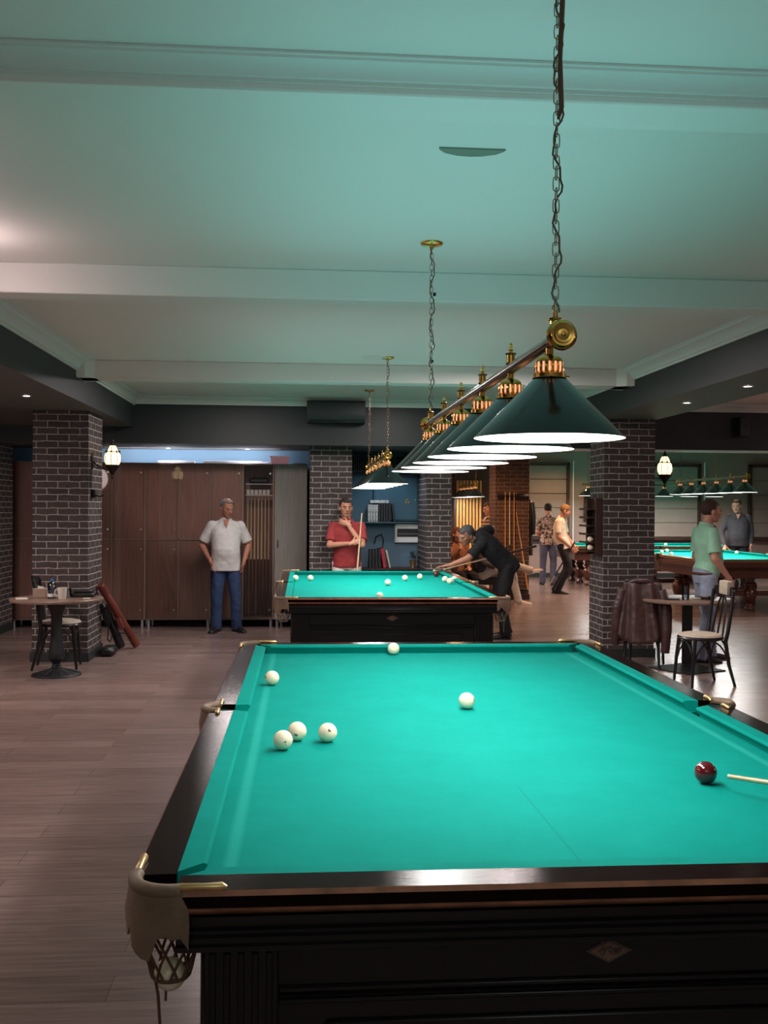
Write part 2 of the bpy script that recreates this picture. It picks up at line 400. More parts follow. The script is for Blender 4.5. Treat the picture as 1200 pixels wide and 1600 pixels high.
# ceiling beams
def beam(n, y0, y1, z, x0=-2.15, x1=3.24):
    m = MB(); m.bx(x0, x1, y0, y1, z, CZ, .006); return struct('trim_%d' % n, m, 'ceil')
beam(1, 3.17, 3.38, 2.945, XL, XR); beam(2, 5.93, 6.13, 2.865, XL, XR)
beam(3, 9.82, 10.06, 2.865)
# small chamfered ends of the third beam
m = MB()
for sx, x in ((1, -2.15), (-1, 3.24)):
    m.prism([(x, 9.74), (x + sx * .08, 9.74), (x + sx * .16, 9.82), (x + sx * .16, 10.06), (x, 10.14)], 2.865, CZ)
struct('trim_4', m, 'ceil')
# cornices : stepped classical profile; u away from wall, z down from ceiling
prof = [(0, -.001), (.105, -.001), (.105, -.012), (.095, -.016), (.09, -.026), (.07, -.034), (.045, -.05), (.03, -.072), (.026, -.08), (.012, -.084), (.012, -.1), (0, -.1)]
def cornice(n, A, B, inward, sc=1.0):
    m = MB(); m.sweep([(u * sc, z * sc) for u, z in prof], (A[0], A[1], CZ), (B[0], B[1], CZ), inward)
    return struct('trim_%d' % n, m, 'trim', angle=25)
cornice(5, (XL, 3.17), (XR, 3.17), (0, -1, 0), .72)
cornice(6, (-2.15, 6.13), (-2.15, 9.82), (1, 0, 0), 1.15); cornice(7, (-2.15, 10.06), (-2.15, 13.0), (1, 0, 0), 1.15)
cornice(8, (3.24, 6.13), (3.24, 9.82), (-1, 0, 0), 1.15); cornice(9, (3.24, 10.06), (3.24, 13.0), (-1, 0, 0), 1.15)
cornice(10, (-2.15, 13.0), (3.24, 13.0), (0, -1, 0), 1.0)
cornice(11, (3.92, 6.5), (3.92, 13.0), (1, 0, 0), 1.0); cornice(12, (3.92, 13.0), (XR, 13.0), (0, -1, 0), 1.0)
# bulkheads
def bulk(n, x0, x1, y0, y1, z0, z1=CZ):
    m = MB(); m.bx(x0, x1, y0, y1, z0, z1)
    for i, f in enumerate(m.f):
        zs = [m.v[k][2] for k in f]
        if max(zs) - min(zs) < 1e-4 and abs(zs[0] - z0) < 1e-3: m.m[i] = 1
    return struct('trim_%d' % n, m, ['dark', 'soffit'])
bulk(13, XL, -2.15, 6.13, 13.0, 2.65)
bulk(14, 3.24, 3.92, 6.13, 13.0, 2.65)
bulk(15, XL, 1.95, 13.0, 14.4, 2.445)
bulk(16, 1.95, XR, 13.0, 13.35, 2.435)
m = MB(); m.bx(1.95, XR, 12.985, 13.37, 2.425, 2.437); struct('trim_17', m, 'trim')  # white strip stands in for the light on the bulkhead's bottom edge

# brick pillars
def pillar(n, x0, x1, y0, y1, z1, matn='brick', base=True):
    m = MB(); m.bx(x0, x1, y0, y1, 0, z1, .004)
    o = struct('wall_pillar_%d' % n, m, matn, uv=True)
    if base:
        m = MB(); m.bx(x0 - .015, x1 + .015, y0 - .015, y1 + .015, 0, .1, .003); struct('baseboard_pillar_%d' % n, m, 'dkwood' if matn != 'brick' else 'dark')
    return o
pillar(1, -2.85, -2.27, 10.9, 11.62, 2.65)
pillar(2, 3.32, 3.90, 11.0, 11.55, 2.65)
pillar(3, .075, .63, 13.3, 14.4, 2.445)
pillar(4, 1.62, 1.95, 13.3, 14.4, 2.445)
pillar(5, 3.44, 4.06, 18.0, 18.6, CZ, 'brickwarm')
pillar(6, -4.6, -3.86, 13.1, 13.8, 2.445)

m = MB(); m.bx(1.95, XR, 23.985, 24.0, 0, .1); struct('baseboard_back', m, 'dark')
m = MB(); m.bx(XL, 1.95, 14.385, 14.4, 0, .1); struct('baseboard_left', m, 'dark')

# roller shutters in window openings on the far wall
def shutter(n, x0, x1, z0=.98, z1=2.7, warm=True):
    m = MB(); k = 5; h = (z1 - z0) / k
    for i in range(k): m.bx(x0, x1, 23.93, 23.985, z0 + i * h + .008, z0 + (i + 1) * h - .008, .006)
    m.bx(x0, x1, 23.96, 23.985, z0, z1)
    o = struct('window_%d' % n, m, 'shutter')
    f = MB()
    for a, b in ((x0 - .07, x0), (x1, x1 + .07)): f.bx(a, b, 23.88, 23.985, z0 - .06, z1 + .06, .005)
    f.bx(x0 - .07, x1 + .07, 23.88, 23.985, z1, z1 + .06, .005); f.bx(x0 - .1, x1 + .1, 23.82, 23.985, z0 - .08, z0, .005)
    f.build('window_frame', 'dkwood', o)
    f = MB(); f.tube([(x1 + .16, 23.9, 0.1), (x1 + .16, 23.9, z1 + .1)], .018, 8); f.build('pipe', 'whiteplas', o)
shutter(1, 4.4, 6.3); shutter(2, 7.7, 9.55); shutter(3, 10.9, 12.7)

# ------------------------------------------------------------------ billiard tables
HX, HY = 1.0425, 1.915
def arc_pts(r, a0, a1, z, n, cx=0, cy=0):
    return [(cx + r * math.cos(a0 + (a1 - a0) * i / n), cy + r * math.sin(a0 + (a1 - a0) * i / n), z) for i in range(n + 1)]
def make_table(name, label, loc, woodm='wood', bodym='woodx', edge='copper', style='plinth', rz=0, clothm='cloth2', netm='net', loose=False):
    t = thing(name, label, 'billiard table', loc, rz)
    key = (woodm, style)
    # playing bed with pocket cut-outs
    a, b, c = HX - .1, HY - .1, .085
    poly = []
    for sx, sy in ((1, -1), (1, 1), (-1, 1), (-1, -1)):
        if (sx, sy) in ((1, 1), (-1, -1)): poly += [(sx * a, sy * (b - c)), (sx * (a - c), sy * b)]
        else: poly += [(sx * (a - c), sy * b), (sx * a, sy * (b - c))]
        if (sx, sy) == (1, -1): poly += [(a, -.05), (a - .03, -.04), (a - .03, .04), (a, .05)]
        if (sx, sy) == (-1, 1): poly += [(-a, .05), (-a + .03, .04), (-a + .03, -.04), (-a, -.05)]
    m = MB(); m.prism(poly, .79, .815); m.build('playing_bed', clothm, t)
    # rails
    rp = [(0, .826), (0, .85), (.008, .86), (.095, .861), (.095, .80), (.02, .80), (.02, .826)]
    segs = []
    for sx in (1, -1):
        for sy in (1, -1): segs.append(((sx * HX, sy * .062, 0), (sx * HX, sy * (HY - .105), 0), (-sx, 0, 0), 'side'))
    for sy in (1, -1): segs.append(((-(HX - .105), sy * HY, 0), (HX - .105, sy * HY, 0), (0, -sy, 0), 'end'))
    cp = [(.0955, .80), (.0955, .861), (.145, .859), (.153, .853), (.153, .848), (.138, .83), (.13, .815), (.125, .80)]
    ec = lambda u: .012 + (u - .095) * 1.15
    em = lambda u: -.012 + (u - .095) * .35
    ap = [(.004, .826), (.004, .818), (.012, .81), (.026, .80), (.03, .775), (.022, .77), (.022, .763), (.012, .759), (.012, .748), (.004, .744), (.004, .734), (.03, .722), (.15, .722), (.15, .80), (.02, .80), (.02, .826)]
    for A, B, w_, kd in segs:
        m = MB(); m.sweep(rp, A, B, w_, {1: 1}); m.build('rail', [woodm, edge], t, angle=12)
        m = MB()
        if kd == 'side': m.sweep(cp, A, B, w_, None, em, ec)
        else: m.sweep(cp, A, B, w_, None, ec, ec)
        m.build('cushion', 'cloth2', t, angle=18)
        m = MB(); m.sweep(ap, A, B, w_, {0: 1, 1: 1}); m.build('apron', [bodym, edge], t, angle=20)
    if style == 'plinth':
        bxx, byy = HX - .155, HY - .075
        m = MB(); m.bx(-bxx + .025, bxx - .025, -byy + .025, byy - .025, .03, .785)
        m.bx(-bxx, bxx, -byy, byy, .03, .13, .006); m.bx(-bxx + .01, bxx - .01, -byy + .01, byy - .01, .13, .15, .004)
        m.bx(-bxx + .012, bxx - .012, -byy + .012, byy - .012, .62, .722, .004)
        for sx in (1, -1):
            for sy in (1, -1):
                x0, y0 = sx * bxx, sy * byy
                m.bx(min(x0, x0 - sx * .16), max(x0, x0 - sx * .16), min(y0, y0 - sy * .16), max(y0, y0 - sy * .16), .13, .722, .004)
                for k in range(5):
                    m.cyl((x0 - sx * (.02 + .03 * k), y0, .17), (x0 - sx * (.02 + .03 * k), y0, .7), .0075, n=8)
                    m.cyl((x0, y0 - sy * (.02 + .03 * k), .17), (x0, y0 - sy * (.02 + .03 * k), .7), .0075, n=8)
        for sy in (1, -1):   # raised panel moulding on the ends
            for z in (.61, .585): m.bx(-bxx + .16, bxx - .16, sy * (byy - .008) - .006, sy * (byy - .008) + .006, z, z + .012, .003)
            for z in (.21, .19): m.bx(-bxx + .2, bxx - .2, sy * (byy - .012) - .008, sy * (byy - .012) + .008, z, z + .012, .003)
            m.bx(-bxx + .26, bxx - .26, sy * (byy - .02) - .006, sy * (byy - .02) + .006, .25, .54, .005)
        for sx in (1, -1):
            for y in (-.9, 0, .9): m.bx(sx * (bxx - .02) - .006, sx * (bxx - .02) + .006, y - .38, y + .38, .22, .56, .005)
        m.build('base', bodym, t)
        # diamond badge on the near end
        e = MB(); y = -byy + .0115
        def dia(h, k, yy, d, mi):
            e.add([(-h, yy, 0), (0, yy, k), (h, yy, 0), (0, yy, -k), (-h, yy - d, 0), (0, yy - d, k), (h, yy - d, 0), (0, yy - d, -k)],
                  [(0, 1, 2, 3), (4, 7, 6, 5), (0, 4, 5, 1), (1, 5, 6, 2), (2, 6, 7, 3), (3, 7, 4, 0)], mi)
        dia(.052, .026, 0, .002, 0); dia(.047, .0225, -.002, .0006, 1); dia(.0445, .0212, -.0026, .0006, 2)
        bd = e.build('badge', [mat('badge_silver', (120, 112, 108), .35, .7), 'ink', mat('badge_tan', (142, 104, 88), .5)], t, loc=(-.005, y, .678))
        tm = text_mesh('Старт', .017, .0002, .0004); tm.materials.append(MT['ink'])
        o = link('lettering', tm, bd, (.014, -.0035, .002), (PI / 2, 0, 0)); o.scale = (.62, 1, 1)
        tm = text_mesh('БИЛЬЯРД', .0045, .0002); tm.materials.append(MT['ink'])
        link('lettering', tm, bd, (.014, -.0035, -.0065), (PI / 2, 0, 0))
        e = MB()
        def bar(p, q, w_):
            p, q = V(p), V(q); e.tube([p, q], w_, 6)
        bar((-.014, 0, -.010), (-.0035, 0, .008), .0011); bar((-.014, 0, -.010), (-.024, 0, .002), .0008)
        bar((-.0035, 0, .008), (.000, 0, .009), .0007)
        for i in range(3): bar((-.026 + i * .003, 0, .001 + i * .003), (-.0225 + i * .003, 0, -.001 + i * .003), .0006)
        for p in ((-.013, .0085), (-.0155, .005), (-.0105, .005), (-.018, .0015), (-.013, .0015)): e.ball((p[0], 0, p[1]), .0018, 8, 6)
        for v_ in range(len(e.v)): e.v[v_] = (e.v[v_][0], e.v[v_][1] * .2, e.v[v_][2])
        e.build('emblem', 'ink', bd, loc=(0, -.0036, 0))
    else:
        m = MB(); m.bx(-HX + .14, HX - .14, -HY + .14, HY - .14, .55, .785, .01)
        m.bx(-HX + .11, HX - .11, -HY + .11, HY - .11, .69, .722, .006); m.build('base_frame', bodym, t)
        lp = [(.0, .0), (.075, .0), (.085, .02), (.08, .05), (.05, .08), (.045, .11), (.075, .14), (.1, .2), (.112, .27), (.1, .34), (.065, .38), (.06, .4), (.09, .42), (.09, .44), (.07, .46), (.075, .56), (0, .56)]
        for y in (-HY + .5, 0, HY - .5):
            for x in (-HX + .38, 0, HX - .38):
                if x == 0 and y == 0: continue
                m = MB(); m.lathe(lp, n=16); 
                m.build('leg', bodym, t, (x, y, 0))
        m = MB(); m.bx(-.03, .03, -HY + .6, HY - .6, .26, .34, .01); m.bx(-HX + .45, HX - .45, -HY + .47, -HY + .53, .24, .32, .01)
        m.bx(-HX + .45, HX - .45, HY - .53, HY - .47, .24, .32, .01); m.build('stretcher', bodym, t)
    # pockets
    pk = [((sx * (HX - .095), sy * (HY - .095)), math.atan2(sy, sx), 58, 135, .085, 'corner', sx, sy) for sx in (1, -1) for sy in (1, -1)]
    pk += [((sx * (HX - .045), 0), 0 if sx > 0 else PI, 84, 90, .066, 'mid', sx, 0) for sx in (1, -1)]
    for (cx, cy), ang, aA, bd_, R_, kd, sx, sy in pk:
        M_ = Matrix.Translation((cx, cy, 0)) @ Matrix.Rotation(ang, 4, 'Z')
        aA = math.radians(aA); bd_ = math.radians(bd_); n = 14
        m = MB(); m.mx = M_
        m.tube(arc_pts(R_, -aA, aA, .858, n), .0155, 10, 0)
        hang = .10 if kd == 'corner' else .075
        # leather skirt hanging from the collar, ragged lower edge
        outer, inner = [], []
        top = arc_pts(R_ + .012, -aA * 1.15, aA * 1.15, .856, n)
        for i, p in enumerate(top):
            dz = hang * 1.15 * (1 + .22 * math.sin(i * .95 + 1.2 + cx) + .10 * math.sin(i * 2.3)) * (.8 + .2 * math.sin(PI * i / n))
            q = V((p[0], p[1], 0)) * (1.09 + .04 * math.sin(i * 1.1)); outer.append((p, (q.x, q.y, .856 - dz * .55), (q.x * .96, q.y * .96, .856 - dz)))
        vs = [p for o_ in outer for p in o_] + [(p[0] * .96, p[1] * .96, p[2]) for o_ in outer for p in o_]
        k = len(outer) * 3; fs = []
        for i in range(n):
            for j in range(2):
                a_ = i * 3 + j; fs.append((a_, a_ + 3, a_ + 4, a_ + 1)); fs.append((k + a_, k + a_ + 1, k + a_ + 4, k + a_ + 3))
            a_ = i * 3; fs.append((a_, k + a_, k + a_ + 3, a_ + 3)); fs.append((a_ + 2, a_ + 5, k + a_ + 5, k + a_ + 2))
        for e_ in (0, n * 3): fs += [(e_, e_ + 1, k + e_ + 1, k + e_), (e_ + 1, e_ + 2, k + e_ + 2, k + e_ + 1)]
        m.add(vs, fs, 0)
        # inner lining behind the cushion mouth
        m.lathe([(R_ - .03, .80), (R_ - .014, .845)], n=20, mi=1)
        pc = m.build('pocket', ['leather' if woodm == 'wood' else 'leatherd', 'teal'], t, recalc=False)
        # brass irons
        for s_ in (1, -1):
            m = MB(); m.mx = M_
            p0 = V((R_ * math.cos(s_ * aA), R_ * math.sin(s_ * aA), .866)); d = V((math.cos(s_ * bd_), math.sin(s_ * bd_), 0))
            L_ = .085 if kd == 'corner' else .05
            m.tube([p0 - d * .015 + V((0, 0, -.006)), p0, p0 + d * L_ * .6, p0 + d * L_, p0 + d * (L_ + .01) + V((0, 0, -.002))], [.006, .0085, .0075, .0095, .004], 10)
            m.build('bracket', 'brassp', pc)
        # hanging net : crossing cords on a tapering basket
        m = MB(); m.mx = M_
        z0, z1, r0, r1 = .80, .655, .062, .040
        offx = .012 if kd == 'corner' else .03
        if kd == 'mid': r0, r1 = .045, .03
        K = 9
        for dr in (1, -1):
            for i in range(K):
                pts = []
                for q in range(8):
                    f_ = q / 7; a_ = 2 * PI * i / K + dr * f_ * 1.25; r_ = r0 + (r1 - r0) * f_ + .006 * math.sin(f_ * PI)
                    pts.append((offx + r_ * math.cos(a_), r_ * math.sin(a_), z0 + (z1 - z0) * f_))
                m.tube(pts, .0032, 5)
        for z, r_ in ((z1, r1), (z0, r0)): m.tube([(offx + r_ * math.cos(a_), r_ * math.sin(a_), z) for a_ in [2 * PI * q / 14 for q in range(14)]], .004, 5, closed=True)
        m.tube([(offx + r1, 0, z1), (offx + r1 * .9, .004, z1 - .03), (offx + r1 * .8, .006, z1 - .1)], .0035, 5)
        m.tube([(offx - r1 * .3, -r1, z1), (offx - r1 * .4, -r1 * .9, z1 - .03), (offx - r1 * .2, -r1 * .7, z1 - .07)], .003, 5)
        m.build('net', netm, pc)
    return t

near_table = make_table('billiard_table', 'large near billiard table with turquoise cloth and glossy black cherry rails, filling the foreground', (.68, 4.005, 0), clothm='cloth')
make_table('billiard_table', 'second black billiard table, between the foreground table and the lockers', (.785, 10.675, 0), netm='netg')
make_table('billiard_table', 'mahogany billiard table on turned legs beyond the man in the green polo shirt', (7.31, 17.5, 0), 'mahog', 'mahog', 'brassp', 'legs', netm='netg')
make_table('billiard_table', 'farthest billiard table, set sideways before the grey roller shutters at the far wall', (7.55, 22.1, 0), 'mahog', 'mahog', 'brassp', 'legs', PI / 2, netm='netg')

# ------------------------------------------------------------------ balls
def ball_mesh(mn):
    m = MB(); m.ball((0, 0, 0), .034, 36, 20); return m.mesh('billiard_ball', [mn], angle=180)
def put_ball(x, y, label, matn='ivory', num=None, ndir=(0, -.6, .5), z=.815, roll=0, group=None):
    o = inst('ball' + matn, lambda: ball_mesh(matn), 'billiard_ball', None, (x, y, z + .034))
    tag(o, label, 'ball', group)
    if num:
        d = V(ndir).normalized(); e1 = V((0, 0, 1)).cross(d).normalized(); e2 = d.cross(e1)
        e1, e2 = e1 * math.cos(roll) + e2 * math.sin(roll), e2 * math.cos(roll) - e1 * math.sin(roll)
        tm = text_mesh(num, .019, 0, .0006)
        for v in tm.vertices: v.co = (d * .034 + e1 * v.co.x + e2 * v.co.y).normalized() * .0343
        tm.materials.append(MT['ink']); link('number', tm, o)
    return o
put_ball(-.144, 4.755, 'ivory ball alone near the far left corner of the foreground billiard table', num='8', ndir=(-.9, -.4, .2))
put_ball(.512, 5.715, 'ivory ball resting against the far cushion of the foreground billiard table')
put_ball(.68, 4.16, 'ivory ball alone near the middle of the foreground billiard table', num='3', ndir=(.75, -.55, .25))
put_ball(-.0195, 3.62, 'ivory ball numbered 6, the rear one of the two touching balls at the left cushion', num='6', ndir=(-.1, -.93, -.15), roll=1)
put_ball(-.067, 3.485, 'ivory ball numbered 7, the front one of the two touching balls at the left cushion', num='7', ndir=(.3, -.9, -.12), roll=.5)
put_ball(.089, 3.595, 'ivory ball numbered 4 just right of the touching pair on the foreground table', num='4', ndir=(.15, -.85, .35), roll=.7)
put_ball(1.225, 2.99, 'dark red glossy ball in front of the cue tip on the foreground table', 'red')
put_ball(.68 - HX + .085, 4.005 - HY + .085, 'pale ball in the net of the near left corner pocket', z=.622)
FT = [((-.09, 11.45), 'leftmost ivory ball on the second table, close to its left cushion'),
      ((.078, 11.45), 'ivory ball second from the left on the second table'),
      ((.90, 10.78), 'ivory ball lying alone in the middle of the second table'),
      ((.69, 9.13), 'ivory ball half hidden behind the near rail of the second table'),
      ((1.155, 11.47), 'ivory ball on the second table, straight below the distribution box on the wall'),
      ((1.349, 11.68), 'ivory ball on the second table, straight below the flower pot'),
      ((1.59, 11.29), 'left ball of the ivory trio beside the right cushion of the second table'),
      ((1.60, 10.99), 'front ball of the ivory trio beside the right cushion of the second table'),
      ((1.69, 11.27), 'right ball of the ivory trio beside the right cushion of the second table')]
for (x, y), lb in FT: put_ball(x, y, lb)
put_ball(1.60, 12.14, 'black and dark red ball under the cue of the man bending over the second table', 'red')
for x, y, lb in ((6.756, 18.65, 'leftmost ivory ball on the mahogany table, beside the brick pillar'), (7.058, 19.2, 'rear ivory ball of the left cluster on the mahogany table'),
                 (6.646, 17.86, 'front ivory ball of the left cluster on the mahogany table'), (7.383, 18.7, 'ivory ball just behind the back of the man in the green polo shirt'),
                 (8.13, 18.45, 'ivory ball beside the hand of the man in the black shirt')): put_ball(x, y, lb)
put_ball(8.236, 22.5, 'ivory ball on the farthest table, just right of the brick pillar')
# ------------------------------------------------------------------ lamps over the tables
def shade_mesh():
    m = MB(); pr = [(.042, .162), (.046, .16), (.2, .004), (.2025, 0)]
    m.lathe(pr, n=56, mi=0); m.lathe([(.199, .002), (.044, .157), (.0, .157)], n=56, mi=1)
    m.lathe([(.2025, 0), (.199, .002)], n=56, mi=1)
    return m.mesh('lamp_shade', ['shade', 'shadein'], recalc=False)
def gallery_mesh():
    m = MB(); m.lathe([(.0, .066), (.012, .066), (.022, .062), (.033, .054), (.036, .045), (.036, .016), (.041, .013), (.044, .012), (.044, .002), (.047, 0), (.0, 0)], n=32, mi=0)
    for k in range(14):
        a = 2 * PI * k / 14; m.box((.0362 * math.cos(a), .0362 * math.sin(a), .03), (.003, .005, .026), (0, 0, a), mi=1)
        m.ball((.0365 * math.cos(a + .22), .0365 * math.sin(a + .22), .03), (.004, .004, .017), 6, 6, 0)
    m.cyl((.04, 0, .007), (.056, 0, .007), .0025, n=8, mi=0)
    return m.mesh('gallery', ['brass', 'slot'], recalc=False)
def finial_mesh():
    m = MB(); m.lathe([(0, 0), (.016, 0), (.017, .004), (.0135, .006), (.0135, .03), (.017, .032), (.018, .036), (.006, .04), (.005, .044), (.009, .049), (.009, .054), (.004, .058), (.0055, .063), (.003, .069), (0, .071)], n=16)
    return m.mesh('finial', ['brass'])
def hanger_mesh():
    m = MB(); m.lathe([(0, 0), (.018, 0), (.019, .004), (.015, .006), (.015, .034), (.019, .036), (.02, .041), (.007, .045), (.006, .06), (0, .06)], n=16)
    m.tube([(.008 * math.cos(a), 0, .068 + .01 * math.sin(a)) for a in [2 * PI * i / 12 for i in range(12)]], .0022, 6, closed=True)
    return m.mesh('hanger', ['brass'])
def knob_mesh():
    m = MB(); m.lathe([(0, -.03), (.014, -.028), (.03, -.02), (.038, -.008), (.0405, .0), (.038, .006), (.034, .008), (.03, .014), (.024, .0135), (.022, .018), (.016, .0175), (.0145, .0155), (.006, .016), (.004, .02), (0, .0205)], n=40)
    return m.mesh('end_knob', ['brass'], angle=30)
def chain_mesh(h, seed):
    random.seed(seed); m = MB(); p = .0285; k = int(h / p); h0 = h / k
    for i in range(k):
        zc = h0 * (i + .5); n = 12; pts = []
        for j in range(n):
            a = 2 * PI * j / n; x = .0085 * math.cos(a); z = (.0125 if abs(math.sin(a)) > .1 else 0) * (1 if math.sin(a) > 0 else -1) + .0085 * math.sin(a)
            pts.append((x, 0, zc + z * .92) if i % 2 else (0, x, zc + z * .92))
        m.tube(pts, .0017, 5, closed=True)
    return m.mesh('chain', ['gold'], angle=180)
def cord_mesh(h, seed):
    random.seed(seed); m = MB(); ph = random.random() * 6; n = 50
    pts = [(.012 * math.sin(ph + i * .55) + .004 * math.sin(i * 1.7), .008 * math.cos(ph + i * .42), h * i / n) for i in range(n + 1)]
    m.tube(pts, .0028, 6); return m.mesh('cord', ['net'], angle=180)
def make_lamp(label, x, yc, zbar, n=6, sp=.516, ln=2.62, rz=0, power=26, ceil=CZ, rosez=None, scale=1.0, chains=2, canopy=True):
    t = thing('pendant_lamp', label, 'lamp', (x, yc, zbar), rz)
    hl = ln / 2
    m = MB(); m.cyl((0, -hl - .12, 0), (0, hl + .12, 0), .0175, n=24); m.build('bar', 'gold', t)
    for s in (1, -1):
        inst('knob', knob_mesh, 'end_knob', t, (0, s * (hl + .13), 0), (PI / 2 if s < 0 else -PI / 2, 0, 0))
    for i in range(n):
        y = -hl + ln * i / (n - 1)
        g = inst('gal', gallery_mesh, 'gallery', t, (0, y, -.096))
        s_ = inst('shade', shade_mesh, 'lamp_shade', t, (0, y, -.258))
        def bm_():
            b = MB(); b.ball((0, 0, .05), (.026, .026, .034), 16, 10); b.cyl((0, 0, .07), (0, 0, .15), .012); return b.mesh('bulb', ['bulb'])
        inst('bulb', bm_, 'bulb', s_)
        m_ = inst('stem', lambda: (lambda b: (b.cyl((0, 0, -.035), (0, 0, -.012), .011), b.mesh('stem', ['brass']))[1])(MB()), 'stem', t, (0, y, 0))
        l = area('shade_light', (0, y, -.252), .3, power, (1, .975, .95), parent=t)
        if 0 < i < n - 1 or chains == 0: inst('fin', finial_mesh, 'finial', t, (0, y, .014))
    for k, y in enumerate((-hl - .06, hl)):
        inst('hang', hanger_mesh, 'hanger', t, (0, y, .014))
        h = ceil - zbar - .08
        ch = inst('chain%.2f' % h, lambda: chain_mesh(h, 3), 'chain', t, (0, y, .08))
        link('cord', cord_mesh(h - .02, 5 + k + int(x * 10)), t, (.004, y, .07))
        inst('canopy', lambda: (lambda b: (b.lathe([(0, -.035), (.01, -.034), (.012, -.022), (.03, -.02), (.055, -.012), (.06, -.006), (.06, 0), (0, 0)], n=28), b.mesh('canopy', ['brass']))[1])(MB()), 'canopy', t, (0, y, ceil - zbar))
    return t
l1 = make_lamp('long brass bar lamp with six dark green cone shades, hanging over the foreground table', .66, 3.985, 2.098, ln=2.58, power=LP1)
m = MB(); m.tube([(.004, -1.35, CZ - 2.098 - .36), (.012, -1.352, CZ - 2.098 - .33), (.008, -1.348, CZ - 2.098 - .2), (.014, -1.352, CZ - 2.098 - .02)], [.004, .007, .0065, .007], 8); m.build('cord_bundle', 'net', l1)
m = MB(); m.box((0, 0, 0), (.012, .016, .018), (0, 0, .4), .002); m.build('cable_clip', 'black', l1, (.016, 1.29, CZ - 2.098 - .27))
m = MB(); m.box((0, 0, 0), (.01, .01, .014), None, .002); m.build('cable_clip', 'black', l1, (.008, 1.29, CZ - 2.098 - .62))
make_lamp('brass bar lamp with green cone shades over the second billiard table, seen nearly end on', .765, 10.67, 2.13, ln=2.56, power=LP2)
make_lamp('brass bar lamp with green cone shades above the mahogany table, right of the wall lantern', 7.31, 17.75, 2.2, 6, ln=2.9, power=LP3)
make_lamp('sideways brass bar lamp above the farthest table, behind the lamp of the mahogany table', 7.75, 22.1, 2.2, 6, ln=2.9, rz=PI / 2, power=LP3)
make_lamp('small looking brass lamp with black shades before the golden slats behind the second table', 3.62, 22.2, 2.15, 5, ln=2.0, power=LP4)

# ------------------------------------------------------------------ wall lanterns
def lantern(label, loc, rz):
    t = thing('wall_lantern', label, 'wall lamp', loc, rz)   # wall plate at origin, lantern out along +X
    m = MB(); m.ball((.008, 0, 0), (.012, .036, .095), 20, 12); m.build('backplate', 'iron', t)
    m = MB(); m.tube([(.01, 0, .0), (.05, 0, -.045), (.10, 0, -.075), (.16, 0, -.09), (.205, 0, -.085), (.22, 0, -.06)], [.009, .008, .008, .008, .008, .01], 10)
    m.tube([(.02, 0, -.05), (.05, 0, -.075), (.08, 0, -.08), (.085, 0, -.06), (.07, 0, -.055)], .005, 8)
    m.build('arm', 'iron', t)
    o = (.22, 0, 0)
    m = MB(); m.lathe([(0, -.2), (.006, -.19), (.011, -.17), (.006, -.155), (.016, -.14), (.028, -.12), (.042, -.095), (.075, -.062), (.08, -.045), (.072, -.04), (0, -.04)], o, 20); m.build('base_cup', 'iron', t)
    m = MB(); m.lathe([(.066, -.04), (.083, -.01), (.088, .03), (.082, .07), (.066, .092)], o, 24, cap=True)
    m.lathe([(.058, .1), (.046, .14), (.03, .165)], o, 20, cap=True); m.build('glass', 'lantern', t)
    m = MB()
    for k in range(8):
        a = 2 * PI * k / 8; c, s = math.cos(a), math.sin(a)
        m.tube([(o[0] + r * c, r * s, z) for r, z in ((.07, -.04), (.087, -.01), (.092, .03), (.086, .07), (.07, .096), (.052, .14), (.034, .168), (.014, .19))], .003, 6)
        m.ball((o[0] + .074 * c, .074 * s, .1), (.009, .009, .013), 8, 6)
    m.tube([(o[0] + .07 * math.cos(a), .07 * math.sin(a), .096) for a in [2 * PI * q / 20 for q in range(20)]], .0045, 6, closed=True)
    m.lathe([(.036, .165), (.026, .18), (.014, .19), (.01, .2), (.014, .208), (.005, .225), (0, .24)], o, 14); m.build('cage', 'iron', t)
    point('lantern_light', (.22, 0, .02), 16, (1, .72, .45), .06, t)
    return t
lantern('black iron wall lantern with a lit glass on the left brick pillar', (-2.27, 11.05, 2.13), 0)
lantern('black iron wall lantern with a lit glass on the right brick pillar', (3.90, 11.3, 2.09), 0)
# small metal hook plate under the left lantern
m = MB(); m.box((.02, 0, 0), (.04, .07, .09), None, .006); m.tube([(.04, 0, -.02), (.09, 0, -.03), (.13, 0, -.02)], .008, 8)
tag(m.build('wall_bracket', 'iron', None, (-2.27, 11.05, 1.78)), 'small dark metal bracket on the left brick pillar, under its lantern', 'bracket')

# ceiling fittings
def downlight(label, x, y, z, power, col=(1, .88, .74), ang=110):
    t = thing('downlight', label, 'downlight', (x, y, z))
    m = MB(); m.lathe([(.045, -.001), (.047, -.006), (.036, -.008), (.034, -.002)], n=24); m.build('trim_ring', 'steel', t)
    m = MB(); m.lathe([(0, -.004), (.033, -.004), (.033, -.001)], n=20); m.build('lens', 'spot', t)
    spotl('downlight_beam', (x, y, z - .012), power, col, ang)
downlight('round downlight in the dark left ceiling edge, left of the brick pillar', -2.53, 9.46, 2.65, 22, (1, .86, .76))
downlight('nearer round downlight in the right ceiling edge, above the right pillar', 3.56, 7.9, 2.65, 40, (1, .82, .76))
downlight('farther round downlight in the right ceiling edge, just above the right pillar', 3.56, 9.2, 2.65, 40, (1, .82, .76))
downlight('left downlight washing the blue wall above the lockers', -1.85, 14.0, 2.445, 20, (.66, .78, 1), 150)
downlight('right downlight washing the blue wall above the lockers', -.78, 14.0, 2.445, 20, (.66, .78, 1), 150)
downlight('bright downlight over the far tables, right of the wall lantern', 6.2, 13.6, 2.9, 30)
m = MB(); m.prism([(-.13, 0), (-.125, .018), (-.10, .05), (-.05, .075), (0, .083), (.05, .075), (.10, .05), (.125, .018), (.13, 0)], -.006, 0)
